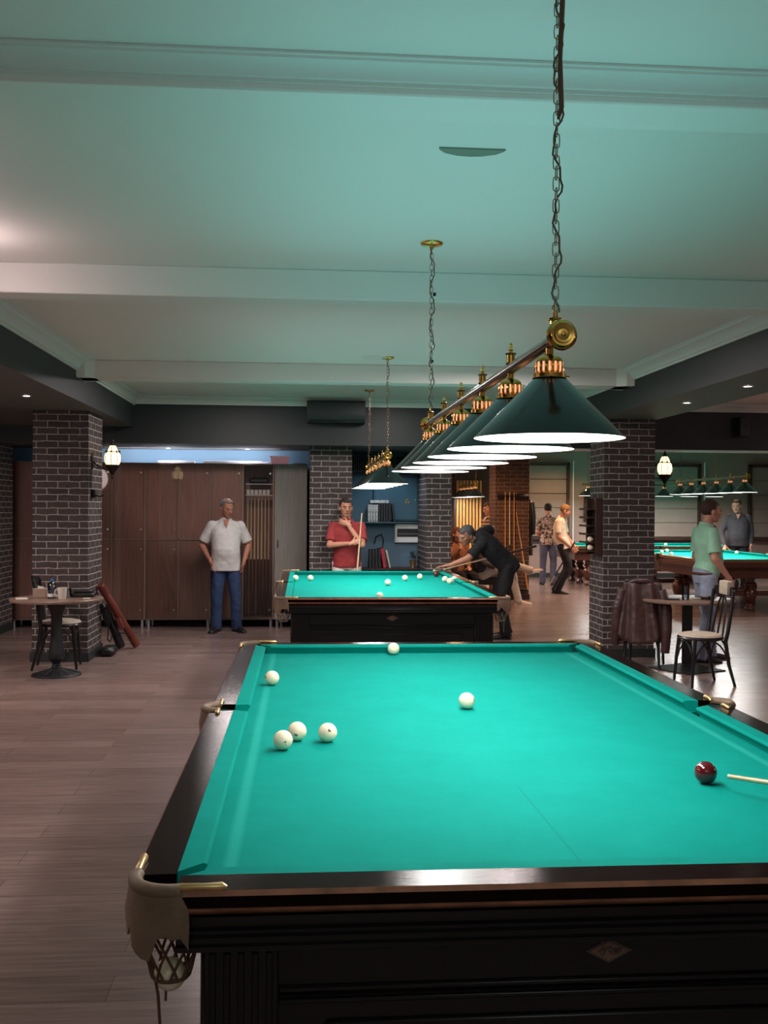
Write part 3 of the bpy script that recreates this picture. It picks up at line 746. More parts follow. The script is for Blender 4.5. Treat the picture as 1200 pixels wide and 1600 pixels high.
m.build('ceiling_vent', mat('vent_grey', (120, 132, 118), .6), None, (.64, 3.87, CZ)); v_ = bpy.data.objects['ceiling_vent']; tag(v_, 'half-moon grey ceiling vent between the first two beams', 'vent')
m = MB(); m.lathe([(0, -.012), (.11, -.012), (.12, 0)], n=30); o = m.build('smoke_detector', 'trim', None, (.645, 9.35, CZ)); tag(o, 'flat white round ceiling plate beside the chains of the second lamp', 'ceiling plate')

o_ = area('blue_wall_fill', (-1.55, 14.0, 2.41), 2.3, WALL_FILL, (.84, .90, 1), (PI / 2 - .1, 0, 0), shape='RECTANGLE'); o_.data.size_y = .04  # added strip light brightening the wall above the lockers, no fitting there
# ------------------------------------------------------------------ lockers
def hinge_dots(parent, pts):
    m = MB()
    for p in pts: m.cyl((p[0], p[1], p[2]), (p[0], p[1] - .012, p[2]), .012, n=10)
    m.build('knob', 'steel', parent)
def make_locker(x0, x1, label, solid=False, cues=False):
    t = thing('locker', label, 'locker', ((x0 + x1) / 2, 13.87, 0)); w = x1 - x0; h = w / 2; z0, z1 = .11, 2.235; zm = 1.20
    m = MB()
    for sx in (-1, 1): m.bx(sx * h - (.022 if sx > 0 else 0), sx * h + (0 if sx > 0 else .022), 0, .45, z0, z1, .002)
    m.bx(-h, h, -.004, .45, z1 - .022, z1, .002); m.bx(-h, h, -.004, .45, z0, z0 + .03, .002)
    if not solid:
        m.bx(-.012, .012, 0, .43, z0, z1, .002)
        m.bx(-h + .02, (h - .02 if not cues else -.01), 0, .43, zm - .012, zm + .012, .002)
    m.build('carcass', 'lockf' if not solid else 'lockg', t)
    m = MB(); m.bx(-h, h, .43, .45, z0, z1); m.build('back_panel', 'locker', t)
    if not solid:
        m = MB(); m.bx(-h + .022, (h - .022 if not cues else -.012), .012, .024, z0 + .03, z1 - .022, .002); m.build('inner_panel', 'locker', t)
    for sx in (-1, 1):
        for yy in (.04, .40):
            m = MB(); m.cyl((sx * (h - .04), yy, 0), (sx * (h - .04), yy, z0), .022, n=12); m.build('leg', 'steel', t)
    if solid:
        m = MB(); m.bx(-h + .004, h - .004, -.022, -.003, z0 + .004, z1 - .004, .003); d = m.build('door', 'lockg', t)
        m = MB(); m.tube([(-h + .05, -.022, 1.1), (-h + .05, -.045, 1.11), (-h + .05, -.045, 1.19), (-h + .05, -.022, 1.2)], .005, 8); m.build('handle', 'black', d)
    else:
        for sx in (-1, 1):
            xa, xb = (-h + .006, -.004) if sx < 0 else (.004, h - .006)
            spans = [(z0 + .006, zm - .003), (zm + .003, z1 - .004)] if not (cues and sx > 0) else [(z0 + .006, z1 - .004)]
            for a, b in spans:
                m = MB(); m.bx(xa, xb, -.012, -.006, a, b); d = m.build('glass_door', 'glass', t, recalc=True)
                xs = xb - .045 if sx < 0 else xb - .045
                hinge_dots(d, [(xb - .05, -.012, a + .13), (xb - .05, -.012, b - .13)] if sx > 0 else [(xb - .05, -.012, a + .13), (xb - .05, -.012, b - .13)])
    return t
make_locker(-3.91, -3.02, 'brown glass-fronted locker farthest left, partly behind the left brick pillar')
make_locker(-3.015, -2.135, 'brown glass-fronted locker second from the left, showing right of the left pillar')
make_locker(-2.13, -1.255, 'brown glass-fronted locker right of the wall lantern, to the left of the standing man')
make_locker(-1.25, -.405, 'brown glass-fronted locker behind the man in the white shirt, cues in its right half', cues=True)
make_locker(-.40, .045, 'tall grey-brown locker with a solid door beside the dark brick column', solid=True)

def cue_mesh(kind, L=1.6):
    m = MB(); sh, bt = {'lt': (0, 1), 'or': (0, 0), 'dk': (0, 1)}[kind]
    m.lathe([(0, 0), (.0155, .002), (.016, .02), (.0145, .35), (.012, .78)], n=12, mi=1 if bt else 0)
    m.lathe([(.012, .78), (.0095, 1.15), (.0068, L - .02), (.0066, L - .006)], n=12, mi=0)
    m.lathe([(.0066, L - .006), (.0066, L), (0, L + .002)], n=12, mi=2)
    return m.mesh('billiard_cue', [{'lt': 'cuelt', 'or': 'cueor', 'dk': 'cuelt'}[kind], 'cuedk', 'paper'])
def put_cue(kind, butt, tip, label, group=None, L=1.6):
    b, t_ = V(butt), V(tip); d = (t_ - b).normalized()
    o = inst('cue' + kind + str(L), lambda: cue_mesh(kind, L), 'billiard_cue', None, b)
    o.rotation_mode = 'QUATERNION'; o.rotation_quaternion = V((0, 0, 1)).rotation_difference(d)
    tag(o, label, 'cue', group); return o
for i in range(7):
    x = -.775 + .048 * i
    put_cue('lt', (x, 14.02 + (i % 2) * .05, .145), (x + .004, 14.06, 1.8), 'pale billiard cue standing upright inside the glass locker', 'cues standing in the glass locker', 1.62)
for i in range(6):
    x = -.765 + .055 * i
    m = MB(); m.box((0, 0, 0), (.044, .02, .075), (0, 0, .1 * (-1) ** i), .004)
    tag(m.build('cue_tag', 'whiteplas', None, (x, 13.985, 1.845)), 'small white plastic tag at the top of the cue row in the glass locker', 'tag', 'white tags above the cues in the locker')
m = MB(); m.bx(-.80, -.43, 13.97, 14.0, 1.80, 1.815); m.bx(-.80, -.43, 13.97, 14.0, 1.955, 1.965); tag(m.build('cue_rail', 'steel'), 'thin metal rail holding the cues in the glass locker', 'rail')
m = MB(); m.bx(-.14, .14, -.09, .09, 0, .09, .03); m.bx(-.08, .08, -.05, .05, .09, .11, .02)
tag(m.build('folded_bag', 'black', None, (-.62, 14.13, 1.965)), 'black bag folded on the top shelf of the glass locker', 'bag')

# on top of the lockers
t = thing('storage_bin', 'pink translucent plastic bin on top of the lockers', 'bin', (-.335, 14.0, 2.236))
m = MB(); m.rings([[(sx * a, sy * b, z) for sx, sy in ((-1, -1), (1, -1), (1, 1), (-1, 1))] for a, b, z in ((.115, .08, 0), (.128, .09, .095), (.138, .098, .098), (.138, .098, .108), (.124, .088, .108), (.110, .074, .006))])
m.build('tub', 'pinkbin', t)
m = MB()
for i in range(9): m.ball((random.uniform(-.07, .07), random.uniform(-.04, .04), .05 + random.random() * .02), .028, 10, 8)
m.build('contents', mat('red_caps', (205, 60, 90), .5), t)
for x, w_, lb, h_ in ((-1.75, .5, 'white picture frame lying flat above the locker right of the lantern', .035), (-.98, .8, 'wide white picture frame lying flat above the middle lockers', .04), (-.55, .13, 'short white box lying left of the pink bin on the lockers', .03), (-.06, .16, 'pale folded paper lying on top of the grey locker', .018)):
    m = MB(); m.bx(-w_ / 2, w_ / 2, -.08, .08, 0, h_, .004); m.bx(-w_ / 2 + .02, w_ / 2 - .02, -.084, -.08, .008, h_ - .008)
    tag(m.build('picture_frame' if w_ > .2 else 'paper_box', 'whiteplas', None, (x, 14.1, 2.236)), lb, 'frame' if w_ > .2 else 'box')

# ------------------------------------------------------------------ air conditioner
t = thing('air_conditioner', 'dark wall air conditioner on the charcoal band above the brick column', 'air conditioner', (.40, 13.0, 2.72))
m = MB(); m.sweep([(0, 0), (.14, .01), (.19, .06), (.2, .12), (.19, .26), (.17, .275), (0, .275)], (-.37, 0, 0), (.37, 0, 0), (0, -1, 0)); m.build('housing', 'dark', t)
m = MB(); m.box((0, -.15, .028), (.68, .07, .01), (.5, 0, 0), .003); m.build('flap', 'black', t)

# ------------------------------------------------------------------ niche between the brick columns
m = MB(); m.bx(.63, 1.62, 14.30, 14.40, 1.445, 2.1, .004); struct('trim_18', m, 'paneld')
t = thing('electrical_cabinet', 'blue-green steel electrical cabinet with a yellow warning triangle', 'cabinet', (1.30, 14.30, 1.46))
m = MB(); m.bx(-.32, .32, -.05, -.0, 0, .62, .004); m.build('body', 'paneld', t)
m = MB(); m.bx(-.30, .30, -.06, -.05, .02, .60, .003); d = m.build('door', 'paneld', t)
m = MB(); m.cyl((.27, -.06, .3), (.27, -.068, .3), .008, n=10); m.build('lock', 'steel', d)
m = MB(); m.prism([(-.032, 0), (.032, 0), (0, .055)], 0, .0015, 0); m.prism([(-.024, .005), (.024, .005), (0, .046)], .0015, .0022, 1)
m.prism([(-.002, .012), (.006, .022), (.001, .022), (.005, .036), (-.006, .02), (0, .02)], .0022, .003, 0)
m.build('warning_sign', ['yellow', 'dkwood'], d, (.155, -.061, .26), (PI / 2, 0, 0))
t = thing('distribution_box', 'white framed electrical distribution box with a dark window', 'electrical box', (1.505, 14.4, 1.15))
m = MB(); m.bx(-.215, .215, -.07, 0, 0, .27, .008); m.build('frame', 'whiteplas', t)
m = MB(); m.bx(-.18, .18, -.078, -.07, .085, .20, .004); m.build('window', 'black', t)
m = MB(); m.bx(-.165, .165, -.084, -.078, .12, .135); m.build('breaker_row', mat('breaker_grey', (90, 92, 96), .5), t)
t = thing('vent_grille', 'dark slatted ventilation grille high between the brick columns', 'grille', (1.12, 14.30, 2.14))
m = MB(); m.bx(-.49, .49, -.02, 0, 0, .26, .004); m.build('frame', 'dark', t)
m = MB()
for i in range(30): m.box((-.46 + i * .0317, -.028, .13), (.012, .018, .2), (0, 0, .4))
m.build('slats', 'black', t)
m = MB(); m.bx(.63, 1.29, 14.04, 14.40, 1.43, 1.448, .002); m.bx(1.29, 1.62, 14.25, 14.40, 1.43, 1.448, .002); tag(m.build('wall_shelf', 'paneld'), 'narrow dark shelf carrying the upper row of binders', 'shelf')
t = thing('sideboard', 'low dark sideboard in the blue niche, holding books and a plant', 'sideboard', (1.12, 14.18, 0))
m = MB(); m.bx(-.49, .49, -.2, .2, .78, .805, .003); m.build('top', 'dkwood', t)
m = MB(); m.bx(-.49, .49, -.18, .2, .05, .78, .003); m.build('body', 'dkwood', t)
for sx in (-1, 1):
    m = MB(); m.bx(sx * .245 - .24, sx * .245 + .24, -.2, -.18, .08, .76, .004); d = m.build('door', 'dkwood', t)
    m = MB(); m.ball((sx * .03, -.208, .5), .012, 10, 8); m.build('knob', 'brass', d)
def book(x, y, z, w_, d_, h_, mn, label, lean=0, group=None):
    m = MB(); m.bx(-w_ / 2, w_ / 2, -d_ / 2, d_ / 2, 0, h_, .003); m.bx(-w_ / 2 + .004, w_ / 2 - .004, -d_ / 2 - .001, -d_ / 2 + .002, h_ * .6, h_ * .85)
    if lean: z += abs(math.sin(lean)) * w_ / 2
    tag(m.build('binder' if mn != 'redbook' else 'book', mn, None, (x, y, z), (0, lean, 0)), label, 'binder' if mn != 'redbook' else 'book', group)
for i in range(4): book(.905 + .0 + i * .036, 14.16, 1.448, .032, .2, .24, 'whitebook', 'white patterned binder standing on the upper shelf behind the red-shirted man', 0, 'white binders on the upper shelf')
for i in range(5): book(1.05 + i * .036, 14.16, 1.448, .03, .2, .26, 'darkbook', 'black binder standing upright on the upper shelf', 0, 'black binders on the upper shelf')
book(1.262, 14.16, 1.448, .03, .2, .26, 'darkbook', 'black binder leaning at the right end of the upper shelf row', -.12)
m = MB(); m.bx(-.13, .13, -.08, .08, 0, .04, .004); tag(m.build('paper_stack', 'whitebook', None, (1.05, 14.16, 1.71)), 'stack of papers lying on top of the upper binders', 'papers')
for i in range(4): book(.93 + i * .042, 14.16, .805, .036, .2, .26, 'darkbook', 'dark binder standing in the lower row on the sideboard', 0, 'dark binders on the sideboard')
book(1.135, 14.16, .805, .045, .2, .27, 'redbook', 'bright red book leaning in the lower row on the sideboard', -.17)
book(1.205, 14.16, .805, .025, .2, .25, 'creambook', 'cream folder leaning against the red book on the sideboard', -.22)
t = thing('potted_plant', 'small bushy green plant in a brass pot on the sideboard', 'plant', (1.595, 14.12, .805))
t.location.x = 1.53
m = MB(); m.lathe([(0, 0), (.03, 0), (.045, .11), (.05, .115), (.044, .115), (.0, .1)], n=20); m.build('pot', 'brassp', t)
m = MB(); random.seed(4)
for i in range(90):
    a = random.uniform(0, 2 * PI); el = random.uniform(.1, 1.4); r_ = random.uniform(.05, .12)
    c = V((r_ * math.cos(a) * math.cos(el) * 1.0, r_ * math.sin(a) * math.cos(el), .12 + r_ * math.sin(el)))
    d = V((math.cos(a), math.sin(a), .4)).normalized(); s_ = d.cross(V((0, 0, 1))).normalized() * .012
    m.add([tuple(c - d * .02), tuple(c + s_), tuple(c + d * .025), tuple(c - s_)], [(0, 1, 2, 3)])
m.build('foliage', 'leaf', t, recalc=False)
m = MB(); m.bx(.92, .94, 14.38, 14.4, 1.30, 1.34)
m = MB(); m.tube([(0, 0, 0), (.03, -.02, .10), (.10, -.03, .13), (.13, -.02, .05), (.12, 0, -.06), (.02, 0, -.08)], .008, 8)
tag(m.build('black_cable', 'black', None, (1.0, 14.36, 1.14)), 'looped black cable on the blue wall behind the cue of the red-shirted man', 'cable')

# golden cue cabinet by the far wall
t = thing('cue_cabinet', 'dark wood cabinet with upright golden slats on the far wall, beside the right brick column', 'cabinet', (3.95, 23.97, 0))
m = MB(); m.bx(-.42, .42, -.3, 0, .1, 2.75, .01); m.build('carcass', 'dkwood', t)
for i in range(8):
    m = MB(); m.cyl((-.34 + i * .078, -.33, .45), (-.34 + i * .078, -.33, 2.3), .028, n=10); m.build('slat', 'goldslat', t)

# ------------------------------------------------------------------ cue rack on the warm brick pillar
t = thing('cue_rack', 'dark horizontal wall rack for cues on the warm brick pillar', 'cue rack', (3.75, 18.0, 1.86))
m = MB(); m.bx(-.28, .28, -.05, 0, 0, .045, .005); m.bx(-.28, .28, -.10, -.05, .0, .02, .004); m.build('upper_bar', 'iron', t)
m = MB(); m.bx(-.28, .28, -.10, 0, -1.70, -1.66, .005); m.build('lower_shelf', 'iron', t)
for i, x in enumerate((3.60, 3.68, 3.76)):
    put_cue('or' if i != 1 else 'lt', (x, 17.86, .215), (x, 17.91, 1.98 - .02 * i), ['left of the three upright cues in the rack on the warm brick pillar', 'middle one of the three upright cues in the rack on the warm brick pillar', 'right one of the three upright cues in the rack on the warm brick pillar'][i], L=1.72)
put_cue('or', (3.98, 17.72, .2), (3.82, 17.98, 1.55), 'orange cue leaning askew against the warm brick pillar', L=1.42)
t = thing('hanging_coat', 'long black coat hanging on the right edge of the warm brick pillar', 'coat', (4.10, 18.2, 1.80))
m = MB(); m.rings([[(a * math.cos(q) * (1 + .15 * math.sin(q * 5)), b * math.sin(q), z) for q in [2 * PI * i / 20 for i in range(20)]] for a, b, z in ((.02, .03, .03), (.045, .1, 0), (.05, .19, -.1), (.055, .17, -.5), (.06, .19, -1.0))]); m.build('coat_body', 'black', t)
m = MB(); m.tube([(.03, -.13, -.05), (.04, -.2, -.3), (.04, -.19, -.62)], [.04, .045, .035], 10); m.build('sleeve', 'black', t)

# ------------------------------------------------------------------ ball racks
def ball_rack(label, loc, rz, rows, w_=.5, h_=.62, backm='dkwood', balls=(), bl=None, gname=None):
    t = thing('ball_rack', label, 'ball rack', loc, rz)   # back against wall plane y=0, opening to -Y
    m = MB(); m.bx(-w_ / 2, w_ / 2, -.02, 0, 0, h_, .003); m.build('back_board', backm, t)
    for sx in (-1, 1):
        m = MB(); m.bx(sx * w_ / 2 - .012, sx * w_ / 2 + .012, -.085, 0, -.02, h_ + .02, .004); m.build('side_panel', 'dkwood', t)
    for i in range(rows):
        z = .02 + i * (h_ - .04) / rows
        m = MB(); m.bx(-w_ / 2, w_ / 2, -.16, -.02, z, z + .014, .002); m.bx(-w_ / 2, w_ / 2, -.168, -.16, z, z + .022); m.build('shelf', 'dkwood', t)
    R = Matrix.Rotation(rz, 3, 'Z')
    for (u, row, lb) in balls:
        p = V(loc) + R @ V((u, -.122, .034 + .034 + row * (h_ - .04) / rows))
        o = inst('ballivory', lambda: ball_mesh('ivory'), 'billiard_ball', None, p); tag(o, lb, 'ball', gname)
    return t
# on the left face of the right pillar, opening towards -X : rotate so local -Y -> -X
ball_rack('dark wooden ball rack on the left face of the right brick pillar', (3.32, 11.22, 1.15), -PI / 2, 6, .36, .60,
          balls=((.115, 0, 'ivory ball on the lowest shelf of the rack on the right pillar'), (.115, 1, 'ivory ball on the second lowest shelf of the rack on the right pillar')))
ball_rack('green backed ball rack on the far wall, left of the right brick pillar', (7.0, 23.98, 1.36), 0, 4, .50, .66, 'teal',
          balls=((-.10, 3, 'left ball of three on the top shelf of the green rack'), (0, 3, 'middle ball of three on the top shelf of the green rack'), (.10, 3, 'right ball of three on the top shelf of the green rack'), (-.06, 1, 'lone pale ball on the lower shelf of the green rack')))
m = MB(); m.box((0, 0, 0), (.16, .12, .26), (0, 0, .2), .012)
t = thing('wall_speaker', 'black wall speaker high on the right, under the far ceiling edge', 'speaker', (5.75, 12.98, 2.74))
m.build('cabinet', 'black', t, (.0, -.08, -.0)); m = MB(); m.lathe([(0, 0), (.05, 0), (.055, -.008)], axis=(0, -1, 0), n=20); m.build('cone', 'dark', t, (0, -.145, 0))
# ------------------------------------------------------------------ cafe furniture
def cafe_chair(label, loc, rz, parts_only=False):
    """front towards -Y, back at +Y; seat height .46"""
    t = thing('bentwood_chair', label, 'chair', loc, rz)
    m = MB(); m.tube([(.2 * math.cos(a), .195 * math.sin(a), .445) for a in [2 * PI * i / 28 for i in range(28)]], .017, 8, closed=True)
    m.lathe([(0, .435), (.2, .435), (.2, .452)], n=28); m.build('seat_frame', 'blackw', t)
    m = MB(); m.lathe([(.195, .452), (.2, .462), (.19, .478), (.14, .489), (0, .493)], n=32)
    m.build('seat', 'cream', t)
    for sx in (-1, 1):
        m = MB(); m.tube([(sx * .15, -.135, .45), (sx * .165, -.155, .25), (sx * .175, -.175, 0)], [.019, .0165, .013], 10); m.build('leg', 'blackw', t)
        m = MB(); m.tube([(sx * .175, .235, .89), (sx * .182, .215, .72), (sx * .178, .18, .5), (sx * .165, .165, .42), (sx * .17, .2, .2), (sx * .185, .255, 0)], [.0165, .0165, .018, .019, .017, .013], 10); m.build('leg', 'blackw', t)
    m = MB(); m.tube([(-.175, .235, .875), (-.15, .25, .91), (0, .275, .925), (.15, .25, .91), (.175, .235, .875)], .017, 10)
    m.sweep([(-.01, .84), (.01, .84), (.01, .92), (-.01, .92)], (-.17, .245, 0), (.17, .245, 0), (0, 1, 0)); m.build('top_rail', 'blackw', t)
    m = MB()
    m.tube([(-.10, .17, .46), (-.085, .2, .62), (-.07, .225, .76), (-.02, .238, .845)], .010, 8)
    m.tube([(.10, .17, .46), (.085, .2, .62), (.07, .225, .76), (.02, .238, .845)], .010, 8)
    m.tube([(0, .175, .46), (0, .21, .66), (0, .24, .85)], .010, 8); m.build('back_splat', 'blackw', t)
    m = MB()
    def arch(a, b):
        a, b = V(a), V(b); pts = []
        for i in range(13):
            f_ = i / 12; p = a.lerp(b, f_); p.z = .20 + .225 * math.sin(PI * f_) ** .6; pts.append(p)
        m.tube(pts, .0085, 8)
    arch((-.168, -.162, 0), (.168, -.162, 0)); arch((-.17, .2, 0), (.17, .2, 0)); arch((-.17, -.155, 0), (-.17, .195, 0)); arch((.17, -.155, 0), (.17, .195, 0))
    m.build('stretcher', 'blackw', t)
    return t
# left corner
t = thing('cafe_table', 'round brown cafe table on a black cast iron pedestal by the left brick pillar', 'table', (-2.39, 10.05, 0))
m = MB(); m.lathe([(0, .722), (.42, .722), (.437, .726), (.44, .735), (.44, .744), (.434, .75), (0, .75)], n=56); m.build('table_top', 'top', t)
m = MB(); m.lathe([(0, .715), (.09, .715), (.085, .66), (.055, .60), (.05, .45), (.062, .30), (.075, .22), (.078, .17), (.06, .14), (.036, .13), (.045, .12), (.036, .11), (.046, .10), (.038, .09), (.048, .08), (.045, .065)], n=28); m.build('column', 'castiron', t)
m = MB(); m.lathe([(.045, .07), (.09, .055), (.17, .03), (.225, .018), (.235, .008), (.235, 0), (0, 0)], n=40)
for k in range(16):
    a = 2 * PI * k / 16; m.tube([(.06 * math.cos(a), .06 * math.sin(a), .064), (.12 * math.cos(a), .12 * math.sin(a), .047), (.21 * math.cos(a), .21 * math.sin(a), .022)], .0045, 6)
m.build('base', 'castiron', t)
cafe_chair('black bentwood chair with a cream seat behind the left cafe table', (-2.46, 10.52, 0), PI * .5 + .1)
# on the left table (top at .75)
t = thing('water_bottle', 'clear blue plastic water bottle on the left cafe table', 'bottle', (-2.42, 9.98, .75))
m = MB(); m.lathe([(0, 0), (.036, 0), (.04, .01), (.039, .045), (.034, .055), (.036, .07), (.039, .08), (.039, .11), (.034, .135), (.018, .155), (.013, .16), (.013, .172)], n=24); m.build('body', 'water', t)
m = MB(); m.lathe([(0, .19), (.015, .19), (.0155, .17), (0, .17)], n=16); m.build('cap', mat('blue_cap', (60, 110, 190), .4), t)
m = MB(); m.lathe([(.0405, .02), (.0405, .05)], n=24); m.build('label', 'whiteplas', t)
def mug(label, loc, rz):
    t = thing('mug', label, 'mug', loc, rz)
    m = MB(); m.lathe([(0, 0), (.032, 0), (.036, .01), (.044, .11), (.041, .11), (.033, .015), (0, .012)], n=28); m.build('cup', 'paper', t)
    m = MB(); m.tube([(-.038, 0, .09), (-.062, 0, .09), (-.07, 0, .065), (-.06, 0, .035), (-.036, 0, .028)], .006, 8); m.build('handle', 'paper', t)
mug('white tapered mug beside the water bottle on the left cafe table', (-2.31, 9.93, .75), .2)
t = thing('tissue_box', 'small beige napkin box at the left of the left cafe table', 'box', (-2.55, 10.08, .75))
m = MB(); m.box((0, 0, .045), (.13, .1, .09), None, .006); m.build('box', mat('beige_card', (150, 128, 112), .8), t)
m = MB(); m.box((0, 0, .095), (.06, .006, .03), (0, .2, 0), .002); m.build('napkin', 'paper', t)
m = MB(); m.box((0, 0, .02), (.22, .15, .04), None, .01); m.box((0, 0, .055), (.17, .11, .03), None, .01); tag(m.build('folded_case', 'black', None, (-2.16, 10.18, .75)), 'black folded case at the right of the left cafe table', 'case')
m = MB(); m.box((0, 0, .004), (.11, .14, .008), (0, 0, .3), .002); tag(m.build('notepad', 'paper', None, (-2.69, 9.93, .75)), 'small pale notepad at the left edge of the left cafe table', 'notepad')
m = MB(); m.lathe([(0, 0), (.035, 0), (.04, .008), (0, .01)], n=20); tag(m.build('coaster', 'paper', None, (-2.08, 9.93, .75)), 'pale coaster near the right edge of the left cafe table', 'coaster')
m = MB(); m.lathe([(0, 0), (.03, 0), (.034, .09), (.031, .09), (.027, .008)], n=20); tag(m.build('tumbler', 'clear', None, (-2.30, 10.12, .75), recalc=True), 'glass tumbler behind the white mug', 'glass')
# leaning cue cases by the left pillar
def case(label, a, b, r_, mn, strap=True):
    t = thing('cue_case', label, 'cue case', a); a, b = V(a), V(b); d = b - a; u = d.normalized()
    m = MB(); m.tube([(0, 0, 0), tuple(u * .01), tuple(u * (d.length - .01)), tuple(d)], [r_ * .8, r_, r_, r_ * .8], 16); m.build('tube', mn, t)
    m = MB(); m.tube([tuple(u * .0), tuple(u * .16)], r_ * 1.08, 16); m.tube([tuple(u * (d.length - .14)), tuple(u * (d.length - .01))], r_ * 1.08, 16); m.build('end_cap', 'caser' if mn == 'caser' else 'black', t)
    if strap:
        m = MB(); q = V((-.02, -.05, 0)); m.tube([tuple(u * .2 + q * .6), tuple(d * .4 + q * 1.6 + V((0, 0, -.12))), tuple(d * .55 + q * 1.6 + V((0, 0, -.16))), tuple(u * (d.length - .2) + q * .6)], .008, 6); m.build('strap', 'strap', t)
    m = MB(); m.box(tuple(u * .45 + V((-.02, -.045, 0))), (.06, .04, .25), (0, math.atan2(u.x, u.z), 0), .01); m.build('pocket', mn, t)
case('red-brown leather cue case leaning on the right side of the left pillar', (-1.93, 11.92, .04), (-2.225, 11.32, .78), .042, 'caser')
case('black cue case leaning low beside the red-brown one at the left pillar', (-2.08, 11.78, .04), (-2.225, 11.55, .52), .045, 'black')
m = MB(); m.box((0, 0, .05), (.16, .3, .1), None, .03); tag(m.build('soft_bag', 'black', None, (-2.14, 11.36, 0)), 'soft black bag on the floor beneath the leaning cue cases', 'bag')

# right corner
t = thing('cafe_table', 'round brown cafe table on a black square pedestal beside the right brick pillar', 'table', (3.95, 10.15, 0))
m = MB(); m.lathe([(0, .70), (.455, .70), (.47, .704), (.474, .712), (.474, .724), (.466, .73), (0, .73)], n=56); m.build('table_top', 'top', t)
m = MB(); m.bx(-.042, .042, -.042, .042, .02, .70, .004); m.bx(-.14, .14, -.14, .14, .685, .70); m.build('column', 'blackw', t)
m = MB()
k = 8
for i in range(k):
    a = .27 - i * .03; b = .27 - (i + .75) * .03
    m.rings([[(sx * q, sy * q, z) for sx, sy in ((-1, -1), (1, -1), (1, 1), (-1, 1))] for q, z in ((a, .0), (a, .012 + i * .007), (b, .012 + i * .007 + .004), (b, 0))])
m.build('base', 'castiron', t, (0, 0, 0), (0, 0, .45))
ch = cafe_chair('black bentwood chair with a cream seat standing in front of the right cafe table', (3.74, 9.28, 0), -PI / 2 + .12)
m = MB(); m.box((0, 0, 0), (.15, .07, .13), None, .012, seg=2); tag(m.build('beige_pouch', 'cream', None, (3.985, 9.27, .915), (0, .05, -PI / 2 + .12)), 'beige cloth pouch hung over the back of the right front chair', 'pouch')
cafe_chair('black bentwood chair under the brown leather jacket, by the right brick pillar', (3.60, 10.44, 0), math.radians(153))
def tumb(label, loc, h=.1, r_=.036):
    t = thing('tumbler', label, 'glass', loc)
    m = MB(); m.lathe([(0, 0), (r_ * .85, 0), (r_, h), (r_ * .93, h), (r_ * .78, .01), (0, .01)], n=28); m.build('glass', 'clear', t, recalc=True)
    m = MB(); m.lathe([(0, .011), (r_ * .77, .011), (r_ * .86, h * .55), (0, h * .55)], n=28); m.build('drink', 'clear', t)
tumb('tall glass tumbler standing in the middle of the right cafe table', (3.88, 10.02, .73), .14, .042)
t = thing('ashtray', 'shallow clear glass ashtray at the right of the right cafe table', 'ashtray', (4.10, 10.02, .73))
m = MB(); m.lathe([(0, 0), (.05, 0), (.066, .035), (.058, .035), (.045, .01), (0, .01)], n=12); m.build('bowl', 'clear', t, recalc=True)
m = MB(); m.tube([(-.05, 0, .037), (.01, 0, .03)], .004, 8); m.build('cigarette', 'paper', t)
m = MB(); m.box((0, 0, .008), (.075, .15, .016), (0, 0, 1.2), .004); tag(m.build('wallet', 'black', None, (3.74, 10.02, .73)), 'flat black wallet lying at the left of the right cafe table', 'wallet')
m = MB(); m.box((0, 0, .002), (.15, .2, .003), (0, 0, .2)); tag(m.build('paper_sheet', 'paper', None, (4.0, 10.22, .73)), 'white sheet of paper behind the glass on the right cafe table', 'paper')
m = MB(); m.box((0, 0, .05), (.12, .1, .1), None, .02); m.cyl((-.03, -.02, .09), (-.03, -.02, .13), .025); m.cyl((.03, -.02, .09), (.03, -.02, .13), .025)
tag(m.build('camera_bag', 'black', None, (3.60, 10.42, .73)), 'small black bag on the left rear edge of the right cafe table', 'bag')

# jacket draped over the chair
def remeshed(mb, name, mats, parent=None, voxel=.01, smooth=4, fac=.5, disp=None):
    me = mb.mesh(name + '_src', [], angle=180, recalc=True); ob = bpy.data.objects.new('tmp', me); C.objects.link(ob)
    r = ob.modifiers.new('r', 'REMESH'); r.mode = 'VOXEL'; r.voxel_size = voxel; r.use_smooth_shade = True
    s = ob.modifiers.new('s', 'SMOOTH'); s.iterations = smooth; s.factor = fac
    if disp:
        tx = bpy.data.textures.new('folds', 'CLOUDS'); tx.noise_scale = disp[1]; tx.noise_depth = 2
        d = ob.modifiers.new('d', 'DISPLACE'); d.texture = tx; d.strength = disp[0]; d.mid_level = .5
    dg = bpy.context.evaluated_depsgraph_get(); out = bpy.data.meshes.new_from_object(ob.evaluated_get(dg)); out.name = name
    bpy.data.objects.remove(ob); bpy.data.meshes.remove(me)
    out.materials.clear()
    for m_ in ([mats] if not isinstance(mats, (list, tuple)) else mats): out.materials.append(MT[m_] if isinstance(m_, str) else m_)
    out.shade_smooth()
    return link(name, out, parent)
t = thing('leather_jacket', 'brown leather jacket draped over the chair by the right brick pillar', 'jacket', (3.61, 10.44, -.03), math.radians(153)); t.scale = (.9, 1, .99)
m = MB(); rs = []
n = 40
for z, a, b, cy in ((.945, .17, .035, .255), (.92, .215, .055, .255), (.80, .235, .08, .25), (.62, .255, .095, .255), (.45, .285, .11, .27), (.36, .30, .12, .28), (.33, .29, .11, .28)):
    rs.append([(a * math.copysign(abs(math.cos(q)) ** .8, math.cos(q)) * (1 + .03 * math.sin(9 * q + z * 3)), cy + b * math.sin(q) * (1 + .26 * math.sin(9 * q + z * 3)), z + (.035 * math.sin(3 * q) if z < .5 else 0)) for q in [2 * PI * i / n for i in range(n)]])
m.rings(rs); remeshed(m, 'jacket_body', 'jacket', t, .009, 2, disp=(.006, .06))
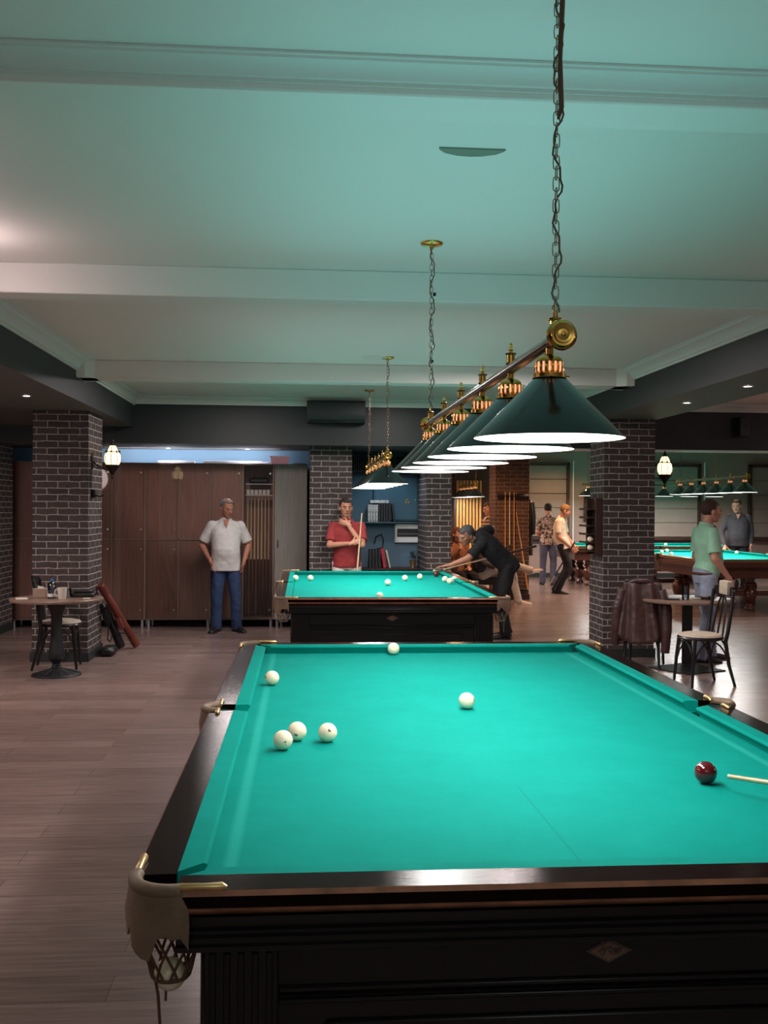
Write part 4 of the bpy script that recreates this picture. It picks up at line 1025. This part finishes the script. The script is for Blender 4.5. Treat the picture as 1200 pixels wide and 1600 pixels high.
m = MB(); m.tube([(-.22, .27, .86), (-.28, .30, .66), (-.285, .33, .45), (-.27, .34, .22)], [.05, .062, .058, .05], 16)
remeshed(m, 'sleeve', 'jacket', t, .009, 2, disp=(.008, .05))
m = MB(); m.tube([(.21, .27, .86), (.27, .28, .66), (.285, .29, .47), (.30, .28, .27)], [.05, .062, .058, .05], 16)
remeshed(m, 'sleeve', 'jacket', t, .009, 2, disp=(.008, .05))
m = MB(); m.tube([(-.13, .27, .93), (-.06, .30, .955), (.06, .30, .955), (.13, .27, .93)], [.02, .03, .03, .02], 10); m.build('collar', 'jacket', t)

# the cue at the right edge, resting on the side rail
a = V((1.245, 2.874, .868)); d = V((.73, -.68, 0)).normalized()
put_cue('lt', tuple(a + d * 1.6 + V((0, 0, .03))), tuple(a), 'pale maple cue pointing at the dark red ball from the right edge', L=1.6)
# bench behind the second table
t = thing('bench', 'dark upholstered bench behind the man bending over the second table', 'bench', (2.78, 17.3, 0))
m = MB(); m.box((0, 0, .40), (1.25, .5, .12), None, .03, seg=2); m.build('seat', 'black', t)
m = MB(); m.box((0, .26, .62), (1.25, .08, .45), (-.1, 0, 0), .03, seg=2); m.build('backrest', 'black', t)
for x in (-.55, .55):
    for y in (-.2, .2):
        m = MB(); m.cyl((x, y, 0), (x, y, .36), .02); m.build('leg', 'blackw', t)
# ------------------------------------------------------------------ people
SK = {'light': (206, 150, 126), 'tan': (188, 130, 106), 'mid': (172, 116, 94)}
for k_, c_ in SK.items(): MT['skin_' + k_] = mat('skin_' + k_, c_, .5, var=.06, vscale=18, spec=.4)
for k_, c_ in {'grey': (110, 104, 100), 'dark': (38, 28, 24), 'brown': (66, 44, 34), 'salt': (84, 84, 88), 'auburn': (96, 50, 32), 'blond': (150, 110, 70)}.items():
    MT['hair_' + k_] = mat('hair_' + k_, c_, .7, var=.35, vscale=60, bump=.5, bscale=120)
def fabric(n, c, **k): MT[n] = mat(n, c, .85, var=.12, vscale=7, bump=.6, bscale=13, **k)
fabric('white_shirt', (206, 200, 198)); fabric('red_polo', (142, 44, 46)); fabric('black_shirt', (26, 27, 32)); fabric('green_polo', (166, 218, 188))
fabric('jeans', (38, 56, 92)); fabric('light_jeans', (158, 168, 190)); fabric('white_trousers', (225, 208, 200)); fabric('black_trousers', (22, 21, 24))
fabric('beige_trousers', (196, 184, 174)); fabric('slate_trousers', (74, 76, 98)); fabric('cream_shirt', (232, 214, 192)); fabric('orange_top', (150, 96, 70))
fabric('charcoal_shirt', (66, 62, 68))
MT['camo'] = camo_mat('patterned_shirt', [(0, (60, 46, 44)), (.46, (176, 150, 138)), (.54, (96, 76, 72)), (.62, (206, 182, 168))], 16)
MT['striped'] = camo_mat('striped_shirt', [(0, (80, 60, 52)), (.5, (196, 170, 150))], 5, True)
MT['shoe'] = mat('dark_shoe', (30, 26, 26), .45); MT['shoew'] = mat('pale_sneaker', (220, 196, 180), .6); MT['eye'] = mat('eye_white', (176, 160, 150), .4)
MT['lip'] = mat('lip', (150, 84, 76), .5); MT['belt'] = mat('brown_belt', (84, 52, 34), .5)

def hball(m, c, r, nu, nv, mi, R): m.ball(c, tuple(x * 1.1 for x in r), nu, nv, mi, R)
def capsule(m, a, b, ra, rb, n=16):
    a, b = V(a), V(b); d = b - a; L_ = d.length
    if L_ < 1e-6: m.ball(a, ra, n, 10); return
    u = d / L_; pts, rs = [], []
    for k in range(5):
        f_ = -PI / 2 + PI / 2 * k / 4; pts.append(a + u * ra * math.sin(f_)); rs.append(max(ra * math.cos(f_), .0005))
    for k in range(1, 5):
        f_ = PI / 2 * k / 4; pts.append(b + u * rb * math.sin(f_)); rs.append(max(rb * math.cos(f_), .0005))
    m.tube(pts, rs, n)
def bend(p, q, r): return [V(p), V(q), V(r)]
def smooth_path(pts, k=5):
    pts = [V(p) for p in pts]; out = []
    P = [pts[0] * 2 - pts[1]] + pts + [pts[-1] * 2 - pts[-2]]
    for i in range(1, len(P) - 2):
        for j in range(k):
            t = j / k; out.append(.5 * ((2 * P[i]) + (P[i + 1] - P[i - 1]) * t + (2 * P[i - 1] - 5 * P[i] + 4 * P[i + 1] - P[i + 2]) * t * t + (3 * P[i] - P[i - 1] - 3 * P[i + 1] + P[i + 2]) * t ** 3))
    return out + [pts[-1]]
def oval_loft(m, pts, ab, side, mi=None, n=28, pw=1.0, roundcap=True):
    """elliptical sections (a along side, b along front)"""
    pts = [V(p) for p in pts]; k = len(pts); rs = []
    for i, p in enumerate(pts):
        t = (pts[min(i + 1, k - 1)] - pts[max(i - 1, 0)]).normalized(); s_ = V(side); s_ = (s_ - t * s_.dot(t)).normalized(); f_ = t.cross(s_)
        a, b = ab[i]
        rs.append([tuple(p + s_ * a * math.copysign(abs(math.cos(q)) ** pw, math.cos(q)) + f_ * b * math.copysign(abs(math.sin(q)) ** pw, math.sin(q))) for q in [2 * PI * j / n for j in range(n)]])
    m.rings(rs, mi)

DEF = dict(pelvis=(0, .01, .95), waist=(0, .0, 1.09), chest=(0, .0, 1.29), neck=(0, .02, 1.485), head=(0, -.015, 1.635),
           shR=(-.178, .01, 1.41), shL=(.178, .01, 1.41), elR=(-.235, .04, 1.14), elL=(.235, .04, 1.14), wrR=(-.235, -.05, .90), wrL=(.235, -.05, .90),
           hR=(0, -.15, -1), hL=(0, -.15, -1), palmR=(1, 0, 0), palmL=(-1, 0, 0),
           hipR=(-.09, .01, .92), hipL=(.09, .01, .92), knR=(-.11, -.02, .49), knL=(.11, -.02, .49), anR=(-.12, .03, .075), anL=(.12, .03, .075),
           toeR=(-.15, -.20, .0), toeL=(.15, -.20, .0))

def hand(m, w_, d, pn, side, curl=.5):
    """palm + four fingers + thumb; w_ wrist, d finger direction, pn palm normal, side = +1/-1 towards the thumb"""
    w_ = V(w_); d = V(d).normalized(); pn = V(pn); pn = (pn - d * pn.dot(d)).normalized(); s_ = d.cross(pn) * side
    R = Matrix((s_, d, pn)).transposed()
    m.ball(w_ + d * .045, (.040, .052, .017), 16, 10, None, R)
    capsule(m, w_ - d * .03, w_ + d * .02, .026, .026)
    for i, (o, L_, r_) in enumerate(((.028, .072, .0088), (.0095, .08, .009), (-.0095, .075, .0086), (-.0275, .06, .0078))):
        p = w_ + d * .082 + s_ * o; dd = (d + s_ * o * 2.2).normalized(); seg = L_ / 3
        for j in range(3):
            q = p + dd * seg; capsule(m, p, q, r_ * (1 - .08 * j), r_ * (1 - .08 * (j + 1)), 8); p = q
            c_ = curl * (.9 + .15 * i * .5)
            dd = (dd * math.cos(c_) + pn * math.sin(c_)).normalized()
    p = w_ + d * .022 + s_ * .030 + pn * .004; dd = (d * .72 + s_ * .62 + pn * .25).normalized()
    q = p + dd * .042; capsule(m, p - dd * .012, q, .013, .0105, 8); dd = (dd + d * .35 + pn * curl * .5).normalized(); capsule(m, q, q + dd * .032, .0105, .0085, 8)

def person(label, loc, rz=0, J=None, skin='tan', hair='dark', bald=0, shirt='white_shirt', sleeve='short', trousers='jeans', shoe='shoe', look=(0, 0, 0),
           girth=1.0, belly=0.0, scale=1.0, curl=(.5, .5), hem=.0, vox=.0085, tuck=False, long_hair=False, collar=True, open_neck=True, belt=False, tails=False):
    j = dict(DEF); j.update(J or {}); j = {k: V(v) for k, v in j.items()}
    side = (j['shL'] - j['shR']).normalized(); hs = (j['hipL'] - j['hipR']).normalized()
    g = girth
    up = (j['neck'] - j['pelvis']).normalized(); fwd = up.cross(side) * -1
    fwd = side.cross(up) * -1 if False else (up.cross(side)) * -1
    # facing direction is -Y in rest pose
    fwd = side.cross(up); fwd = fwd if fwd.dot(V((0, -1, 0))) > -.2 else -fwd
    H = j['head']
    yaw, pitch, rollh = [math.radians(a) for a in look]
    RH = Matrix.Rotation(yaw, 3, 'Z') @ Matrix.Rotation(rollh, 3, 'Y') @ Matrix.Rotation(pitch, 3, 'X')
    hp = lambda p: H + RH @ (V(p) * 1.1)
    # ---- body : one continuous surface
    m = MB()
    mid = j['pelvis'] * .5 + j['waist'] * .5
    oval_loft(m, smooth_path([j['pelvis'] - up * .06, j['pelvis'], j['waist'], j['chest'], (j['shL'] + j['shR']) / 2 + up * .0, j['neck']], 3),
              [(x * g, y * g) for x, y in zip(*[list(interp([.12, .15, .135, .155, .14, .055], 3)), list(interp([.08, .10, .092, .10, .075, .05], 3))])], side)
    capsule(m, j['neck'] - up * .04, hp((0, .02, -.04)), .060 * (g * .5 + .5), .056, 18)
    for s in 'RL':
        sh, el, wr = j['sh' + s], j['el' + s], j['wr' + s]
        capsule(m, sh, el, .052 * g, .042 * (g * .5 + .5)); capsule(m, el, wr, .042 * (g * .5 + .5), .026)
        capsule(m, el.lerp(wr, .08), el.lerp(wr, .45), .043, .036)
        hand(m, wr + (wr - el).normalized() * .01, j['h' + s], j['palm' + s], 1 if s == 'R' else -1, curl[0 if s == 'R' else 1])
        hi, kn, an, to = j['hip' + s], j['kn' + s], j['an' + s], j['toe' + s]
        capsule(m, hi, kn, .078 * g, .052); capsule(m, kn, an, .05, .034); capsule(m, an, an.lerp(V((to.x, to.y, to.z + .02)), .45) - V((0, 0, .012)), .032, .018)
    # head
    hball(m, hp((0, .018, .035)), (.073, .092, .082), 24, 16, None, RH)
    hball(m, hp((0, -.022, -.018)), (.062, .068, .088), 24, 16, None, RH)
    hball(m, hp((0, -.045, -.078)), (.040, .038, .030), 16, 10, None, RH)
    hball(m, hp((0, -.076, .022)), (.048, .016, .012), 14, 8, None, RH)
    capsule(m, hp((0, -.086, .012)), hp((0, -.108, -.022)), .009, .0135, 10)
    hball(m, hp((0, -.096, -.026)), (.019, .012, .009), 12, 8, None, RH)
    hball(m, hp((0, -.084, -.052)), (.024, .012, .010), 12, 8, None, RH)
    for sx in (-1, 1):
        hball(m, hp((sx * .042, -.058, -.012)), (.020, .020, .018), 12, 8, None, RH)
        hball(m, hp((sx * .074, .012, -.008)), (.009, .021, .032), 12, 10, None, RH @ Matrix.Rotation(sx * .3, 3, 'Z'))
    root = thing('person', label, 'person', loc, rz); root.scale = (scale,) * 3
    remeshed(m, 'body', 'skin_' + skin, root, min(vox, .0075), 3, .5)
    # face details
    m = MB()
    for sx in (-1, 1):
        hball(m, hp((sx * .030, -.0835, .004)), (.0115, .007, .0055), 12, 8, 0, RH)
        hball(m, hp((sx * .030, -.0885, .004)), (.0055, .004, .005), 10, 6, 1, RH)
    m.build('eyes', ['eye', 'ink'], root)
    m = MB(); hball(m, hp((0, -.0945, -.0525)), (.022, .005, .0055), 12, 8, 0, RH); m.build('mouth', 'lip', root)
    m = MB()
    for sx in (-1, 1): m.tube([hp((sx * .014, -.092, .022)), hp((sx * .030, -.094, .027)), hp((sx * .046, -.084, .022))], .0038, 6)
    m.build('eyebrows', 'hair_' + hair, root)
    # hair cap
    m = MB(); nu, nv = 40, 24; vs = []; keep = {}
    src = MB(); src.ball((0, 0, 0), (1, 1, 1), nu, nv)
    for q in src.v:
        p = V((q[0] * .078, .018 + q[1] * .098, .036 + q[2] * .088)); vs.append(p)
    def ok(p):
        front = -p.y; lim = -.055 + max(0, (front + .02)) * 1.9 if front > -.03 else -.062
        if abs(p.x) > .058 and front > -.02: lim = max(lim, .0)
        if front > .055: lim = .058 + .02 * bald
        if p.z < lim: return False
        if bald and p.z > .085 - .02 * bald and (p - V((0, .01, .13))).length < .075 * bald: return False
        return True
    fs = [f for f in src.f if all(ok(vs[i]) for i in f)]
    used = sorted({i for f in fs for i in f}); ix = {a: b for b, a in enumerate(used)}
    c0 = V((0, .018, .036))
    m.add([tuple(hp(vs[i])) for i in used] + [tuple(hp(c0 + (vs[i] - c0) * .9)) for i in used], [tuple(ix[i] for i in f) for f in fs] + [tuple(len(used) + ix[i] for i in reversed(f)) for f in fs])
    ed = {}
    for f in fs:
        for a, b in zip(f, f[1:] + f[:1]): ed[(ix[a], ix[b])] = 1
    m.add([], [])
    off = len(used)
    for (a, b) in ed:
        if (b, a) not in ed: m.f.append((b, a, off + a, off + b)); m.m.append(0)
    hm = m.build('hair', 'hair_' + hair, root, recalc=False, angle=180)
    if long_hair:
        m = MB(); 
        for sx in (-1, 1): m.tube([hp((sx * .06, .02, .06)), hp((sx * .085, .04, -.02)), hp((sx * .10, .04, -.12)), hp((sx * .10, .0, -.22))], [.03, .045, .05, .03], 12)
        m.tube([hp((0, .06, .07)), hp((0, .10, -.03)), hp((0, .11, -.15)), hp((0, .10, -.24))], [.05, .075, .09, .05], 14)
        remeshed(m, 'long_hair', 'hair_' + hair, root, .01, 2, disp=(.03, .03))
    # ---- shirt
    m = MB(); pb = j['pelvis'] - up * (.07 + hem) if not tuck else j['pelvis'] + up * .03
    shm = (j['shL'] + j['shR']) / 2
    path = smooth_path([pb, j['pelvis'] * .5 + j['waist'] * .5, j['waist'], j['chest'], shm - up * .015, shm + up * .045, j['neck'] - up * .012], 3)
    A = list(interp([.176, .166, .163, .178, .150, .092, .060], 3)); B = list(interp([.125, .118 + belly * .4, .12 + belly * .5, .122 + belly * .2, .098, .078, .060], 3))
    path = [p + fwd * belly * .5 * math.exp(-((p - j['waist']).length / .13) ** 2) for p in path]
    oval_loft(m, path, [(a * g, b * g) for a, b in zip(A, B)], side, pw=.9)
    for s in 'RL':
        sh, el, wr = j['sh' + s], j['el' + s], j['wr' + s]
        capsule(m, sh - up * .012, sh.lerp(el, .25), .066 * (g * .6 + .4), .063 * (g * .6 + .4))
        capsule(m, shm.lerp(sh, .35) + up * .012, sh - up * .012, .052, .060)
        if sleeve == 'short':
            e_ = sh.lerp(el, .80); m.tube([sh, sh.lerp(el, .4), e_], [.063 * g, .063 * g, .067 * g], 20)
        else:
            m.tube(smooth_path([sh, sh.lerp(el, .5), el, el.lerp(wr, .5), wr - (wr - el).normalized() * .01], 4), list(interp([.066, .063, .056, .050, .038], 4)), 20)
            m.ball(el, .056, 16, 10)
    if tails:
        pass
    remeshed(m, 'shirt', shirt, root, vox, 4, .5, disp=(.012, .07))
    if collar:
        m = MB(); ctr = j['neck'] + up * .005
        cf = RH @ V((0, -1, 0)); 
        for s_ in (-1, 1):
            a0 = side * s_; pts = []
            for k in range(9):
                q = k / 8 * PI * .86; pts.append((-fwd * math.cos(q) + side * s_ * math.sin(q)))
            lo = [ctr + p * .078 * (g * .5 + .5) - up * (.02 + .02 * (i / 8)) for i, p in enumerate(pts)]; hi_ = [ctr + p * .066 * (g * .5 + .5) + up * (.028 - .03 * (i / 8)) for i, p in enumerate(pts)]
            lo[-1] = lo[-1] - up * .03 + side * s_ * .028
            vs = [tuple(p) for p in lo + hi_] + [tuple(p + (p - ctr).normalized() * .005) for p in lo + hi_]; K = 18; fs = []
            for i in range(8):
                fs += [(i, i + 1, 9 + i + 1, 9 + i), (K + i, K + 9 + i, K + 9 + i + 1, K + i + 1), (i, K + i, K + i + 1, i + 1), (9 + i, 9 + i + 1, K + 9 + i + 1, K + 9 + i)]
            fs += [(8, K + 8, K + 17, 17)]
            m.add(vs, fs)
        m.build('collar', shirt, root, angle=60)
        if open_neck:
            m = MB(); c_ = shm + fwd * (.088 * g) ; 
            top = j['neck'] + fwd * .084 - up * .004; low = shm.lerp(j['chest'], .30) + fwd * (.137 * g + belly * .14)
            m.add([tuple(top + side * .042), tuple(top - side * .042), tuple(low), tuple(top + side * .042 + fwd * .008), tuple(top - side * .042 + fwd * .008), tuple(low + fwd * .008)],
                  [(0, 1, 2), (3, 5, 4), (0, 3, 4, 1), (1, 4, 5, 2), (2, 5, 3, 0)]); m.build('neck_opening', 'skin_' + skin, root)
    # ---- trousers
    m = MB(); top = j['pelvis'] + up * (.07 if tuck else (.065 if belt else -.02))
    oval_loft(m, [j['pelvis'] - up * .10, j['pelvis'] - up * .03, top], [(.135 * g, .10 * g), (.160 * g, .118 * g), (.152 * g, .112 * g)], hs, pw=.9)
    for s in 'RL':
        hi, kn, an = j['hip' + s], j['kn' + s], j['an' + s]
        m.tube(smooth_path([hi + (hi - kn).normalized() * .02, hi.lerp(kn, .45), kn, kn.lerp(an, .5), an + (kn - an).normalized() * -.042], 4), [x * (g * .5 + .5) for x in interp([.096, .088, .070, .064, .066], 4)], 20)
        m.ball(kn, .069, 16, 10); m.ball(hi, .1 * (g * .5 + .5), 16, 10)
    remeshed(m, 'trousers', trousers, root, vox, 3, .5, disp=(.018, .08))
    if belt:
        m = MB(); n = 36; c_ = j['pelvis'] + up * .005
        rs = []
        for q in range(n):
            a_ = 2 * PI * q / n; d_ = side * math.cos(a_) * .163 * g + fwd * math.sin(a_) * .119 * g; rs.append(c_ + d_)
        m.tube([tuple(p) for p in rs], .015, 8, closed=True); m.build('belt', 'belt', root)
    # ---- shoes
    for s in 'RL':
        an, to = j['an' + s], j['toe' + s]; heel = V((an.x, an.y, to.z)); d = (to - V((an.x, an.y, to.z))); d.z = to.z - (an.z - .075); d.normalize()
        sd = d.cross(V((0, 0, 1))).normalized(); upv = sd.cross(d)
        m = MB(); base = V((an.x, an.y, an.z - .075)); rs = []
        for u_, wd, ht in ((-.06, .018, .03), (-.052, .032, .055), (-.02, .037, .085), (.03, .037, .09), (.08, .043, .07), (.14, .048, .055), (.19, .043, .045), (.222, .025, .033), (.228, .01, .02)):
            c_ = base + d * u_; rs.append([tuple(c_ + sd * wd * math.cos(q) + upv * (max(0, math.sin(q)) ** .8 * ht if math.sin(q) > 0 else 0)) for q in [2 * PI * i / 18 for i in range(18)]])
        m.rings(rs); m.build('shoe', shoe, root, angle=50)
        m = MB(); rs = []
        for u_, wd in ((-.064, .02), (-.05, .036), (0, .04), (.05, .04), (.13, .051), (.19, .047), (.234, .02)):
            c_ = base + d * u_; rs.append([tuple(c_ + sd * a_ * wd + upv * b_) for a_, b_ in ((-1, .0), (1, .0), (1, .018), (-1, .018))])
        m.rings(rs); m.build('sole', 'ink' if shoe == 'shoe' else 'paper', root)
    return root
def interp(vals, k=5):
    out = []
    for i in range(len(vals) - 1):
        for q in range(k): out.append(vals[i] + (vals[i + 1] - vals[i]) * q / k)
    return out + [vals[-1]]

# 1 man in white shirt by the lockers, hands in pockets
person('person in a white short-sleeved shirt and blue jeans before the lockers, hands in pockets', (-1.02, 13.42, 0), math.radians(6),
       dict(elR=(-.31, .08, 1.14), elL=(.30, .09, 1.14), wrR=(-.205, -.085, .945), wrL=(.235, -.06, .93), hR=(.25, -.1, -1), hL=(-.2, -.1, -1), head=(.015, -.05, 1.625), toeR=(-.20, -.18, 0), toeL=(.24, -.16, 0), anR=(-.12, .03, .075), anL=(.15, .03, .075), knL=(.125, -.02, .49)),
       'mid', 'grey', .8, 'white_shirt', trousers='jeans', look=(22, 16, 0), girth=1.13, belly=.06, hem=.07, curl=(.4, .4))
# 2 man in red polo behind the second table
person('person in a red polo shirt behind the second table, holding an upright cue', (.56, 13.12, 0), math.radians(4),
       dict(elR=(-.235, -.10, 1.16), wrR=(.02, -.27, 1.19), hR=(1, -.15, .30), palmR=(0, 1, 0), elL=(.17, -.22, 1.17), wrL=(-.01, -.21, 1.42), hL=(-.8, .1, .35), palmL=(0, 1, .3), head=(-.02, -.03, 1.64)),
       'tan', 'dark', .35, 'red_polo', trousers='white_trousers', look=(4, 4, 0), girth=1.08, belly=.02, curl=(1.0, 1.1))
put_cue('lt', (.62, 12.84, .02), (.735, 12.84, 1.58), 'pale cue held upright by the person in the red polo shirt', L=1.56)
# 3 man bending over the second table
person('person in a black polo shirt bending over the second table to shoot', (2.52, 12.72, 0), -PI / 2,
       dict(pelvis=(0, .08, .93), waist=(.02, -.04, 1.04), chest=(.04, -.17, 1.16), neck=(.06, -.35, 1.28), head=(.08, -.475, 1.30),
            shR=(-.08, -.26, 1.33), shL=(.19, -.30, 1.20), elL=(.21, -.47, 1.02), wrL=(.20, -.70, .935), hL=(-.05, -1, -.12), palmL=(0, 0, -1),
            elR=(-.22, -.08, 1.38), wrR=(-.20, -.06, 1.12), hR=(0, 0, -1), palmR=(1, 0, 0),
            hipR=(-.09, .08, .90), hipL=(.09, .06, .90), knR=(-.14, .0, .48), knL=(.13, -.02, .48), anR=(-.16, .1, .075), anL=(.14, .02, .075), toeR=(-.17, -.13, 0), toeL=(.14, -.21, 0)),
       'tan', 'salt', 0, 'black_shirt', trousers='black_trousers', look=(34, 22, 8), girth=1.08, curl=(.9, .15))
put_cue('dk', (3.02, 12.98, 1.16), (1.66, 12.27, .885), 'cue aimed over the far right corner pocket by the bending person in black', L=1.50)
# 4 seated woman in orange, 5 seated person with crossed legs, on the bench
SEAT = dict(pelvis=(0, .0, .52), waist=(0, .03, .66), chest=(0, .02, .85), neck=(0, .03, 1.05), head=(0, .0, 1.20), shR=(-.17, .02, .99), shL=(.17, .02, .99),
            elR=(-.21, -.02, .73), elL=(.21, -.02, .73), wrR=(-.12, -.22, .64), wrL=(.12, -.22, .64), hR=(.4, -1, -.1), hL=(-.4, -1, -.1), palmR=(0, 0, -1), palmL=(0, 0, -1),
            hipR=(-.09, .0, .50), hipL=(.09, .0, .50), knR=(-.11, -.42, .50), knL=(.11, -.42, .50), anR=(-.11, -.42, .075), anL=(.11, -.42, .075), toeR=(-.12, -.62, 0), toeL=(.12, -.62, 0))
s4 = dict(SEAT); s4.update(elR=(-.2, -.16, .82), wrR=(-.06, -.25, .98), hR=(.3, .2, 1), head=(0, -.03, 1.19))
person('seated person with long reddish hair and an orange top behind the bending player', (2.62, 17.22, 0), math.radians(20), s4, 'light', 'auburn', 0, 'orange_top', 'long', 'black_trousers', look=(10, 8, 0), long_hair=True, collar=False, vox=.011)
s5 = dict(SEAT); s5.update(knR=(-.02, -.42, .72), anR=(.02, -.80, .60), toeR=(.0, -1.02, .60), knL=(.10, -.47, .56), anL=(.08, -.60, .075), toeL=(.09, -.82, 0))
person('seated person in pale beige trousers and sneakers with one leg crossed over the other', (3.08, 17.2, 0), math.radians(72), s5, 'light', 'grey', 0, 'charcoal_shirt', 'long', 'beige_trousers', 'shoew', look=(-20, 5, 0), vox=.011)
# 6 striped shirt, behind the warm pillar
person('person in a striped shirt mostly hidden behind the warm brick pillar', (3.50, 18.95, 0), -PI / 2.6,
       dict(elL=(.28, -.08, 1.14), wrL=(.10, -.26, 1.06), hL=(-.8, -.4, .0)), 'light', 'brown', 0, 'striped', trousers='white_trousers', look=(0, 10, 0), vox=.011)
# 7 patterned shirt, back to the camera
person('person in a patterned shirt and slate trousers seen from behind near the far wall', (5.27, 21.5, 0), PI - .25,
       dict(wrR=(-.10, -.22, 1.0), wrL=(.12, -.22, 1.0), anR=(-.10, .05, .075), anL=(.12, -.02, .075)), 'tan', 'dark', 0, 'camo', trousers='slate_trousers', look=(-20, 10, 0), vox=.011, hem=.02, girth=1.05)
# 8 white shirt leaning with a cue
person('person in a cream shirt and black trousers holding a cue pointed at the floor', (5.02, 19.25, 0), math.radians(62),
       dict(pelvis=(0, -.02, .95), waist=(0, .06, 1.09), chest=(0, .08, 1.28), neck=(0, .05, 1.47), head=(0, -.03, 1.60), shR=(-.18, .07, 1.41), shL=(.18, .05, 1.41), elR=(-.22, .06, 1.12), elL=(.2, .0, 1.12),
            wrR=(-.08, -.17, .90), wrL=(.04, -.2, .93), hR=(.3, -.5, -.9), hL=(-.3, -.5, -.8), knR=(-.08, -.12, .52), knL=(.09, -.04, .50), anR=(-.05, .10, .075), anL=(.07, .18, .075), toeR=(-.10, -.12, 0), toeL=(.02, -.05, 0)),
       'light', 'blond', 0, 'cream_shirt', trousers='black_trousers', look=(15, 28, 0), vox=.011, hem=.02, curl=(1, 1))
put_cue('lt', (5.19, 19.05, 1.02), (4.68, 19.35, .012), 'cue held pointing down to the floor by the person in the cream shirt', L=1.17)
# 9 green polo in profile
person('person in a mint green polo shirt and light jeans by the right cafe table', (4.37, 10.70, 0), PI / 2 + .05,
       dict(elR=(-.235, .01, 1.125), wrR=(-.22, -.17, .90), hR=(.1, -.45, -.8), elL=(.22, .02, 1.13), wrL=(.2, -.12, .90), neck=(0, .0, 1.485), head=(0, -.055, 1.63), chest=(0, -.0, 1.29), waist=(0, -.03, 1.09),
            anR=(-.10, .10, .075), toeR=(-.12, -.12, 0), knR=(-.1, .02, .49), anL=(.13, -.12, .075), toeL=(.15, -.35, 0), knL=(.12, -.08, .49)),
       'light', 'brown', 0, 'green_polo', trousers='light_jeans', look=(0, 2, 0), girth=1.04, belly=.02, tuck=False, hem=-.085, belt=True, curl=(1.0, .8), vox=.0075)
m = MB(); m.box((0, 0, 0), (.012, .07, .14), (.5, 0, 0), .003); tag(m.build('phone', 'black', None, (4.61, 10.47, .84)), 'black phone held low in the hand of the person in the green polo', 'phone')
# 10 black shirt at the mahogany table
person('person in a long-sleeved black shirt standing behind the mahogany table', (8.72, 19.74, 0), math.radians(-24),
       dict(elR=(-.29, -.13, 1.13), wrR=(-.225, -.36, .875), hR=(-.1, -.9, -.25), palmR=(0, 0, -1), head=(-.03, -.05, 1.63)), 'light', 'brown', .8, 'charcoal_shirt', 'long', 'black_trousers', look=(-14, 18, 0), girth=1.2, belly=.06, scale=1.06, vox=.011, curl=(.3, .5))

# ------------------------------------------------------------------ extra room light
for x, y, p in ((3.0, 16.2, 60), (5.2, 18.5, 60), (2.4, 20.5, 60), (6.0, 22.6, 30)):
    spotl('warm_room_light', (x, y, 3.0), p * WARM, (1, .55, .30), 150)
area('room_fill', (9.5, 11.0, 3.0), .5, 28 * FILL, (1, .82, .80))  # added fill light for the right room, without a lamp
area('room_fill', (-4.2, 8.5, 2.6), .4, 24 * FILL, (1, .82, .76))  # added fill on the left side, outside the frame
area('room_fill', (-3.9, 4.6, 2.99), .4, 20 * FILL, (1, .8, .78))  # another added left fill, nearer the camera and out of view
point('hall_fill', (-5.0, 3.0, 2.3), 20, (1, .80, .78), .3)  # unseen fill point added off to the left
point('hall_fill', (8.5, 4.5, 2.3), 40, (1, .84, .84), .35)  # unseen fill point added off to the right
area('ceiling_fill', (0.5, -1.8, 1.9), 1.6, 42, (.85, 1, .97), (PI, 0, 0))  # added upward fill behind the camera, brightens the near ceiling
point('hall_fill', (-4.2, 7.6, 2.2), 20, (1, .82, .78), .25)  # further unseen fill added on the left
def bounce_fill(x, y, z, sx, sy, p, c):
    o = area('ceiling_bounce_fill', (x, y, z), sx, p, c, (PI, 0, 0), shape='RECTANGLE'); o.data.size_y = sy  # added upward light, stands in for cloth bounce on the ceiling
bounce_fill(.66, 4.0, 2.16, 1.6, 3.4, 10, (.40, .98, 1))
bounce_fill(.7, 8.6, 2.2, 2.4, 3.0, 6, (.55, 1, 1))
area('room_fill', (-.8, 11.4, 3.0), .5, 40, (1, .88, .86))  # added downward fill, brightens the lockers and the white shirt
area('room_fill', (1.1, 12.0, 3.0), .4, 18, (1, .90, .86))  # added companion fill for the locker end of the room
area('room_fill', (1.06, 7.1, 2.72), .25, 14, (1, .9, .92))  # added light, placed for a highlight on the near front rail
area('room_fill', (1.8, 8.8, 2.98), .4, 40, (1, .86, .84))  # added fill to brighten the right pillar
point('ceiling_wash', (-1.8, 5.3, 2.78), 7.0, (1, .74, .76), .08)
spotl('niche_light', (1.12, 13.75, 2.42), 22, (.75, .85, 1), 130)
point('warm_fill', (2.75, 18.2, 2.0), 12, (1, .5, .26), .1)  # added orange light for the brick pillar and seated pair, no lamp there
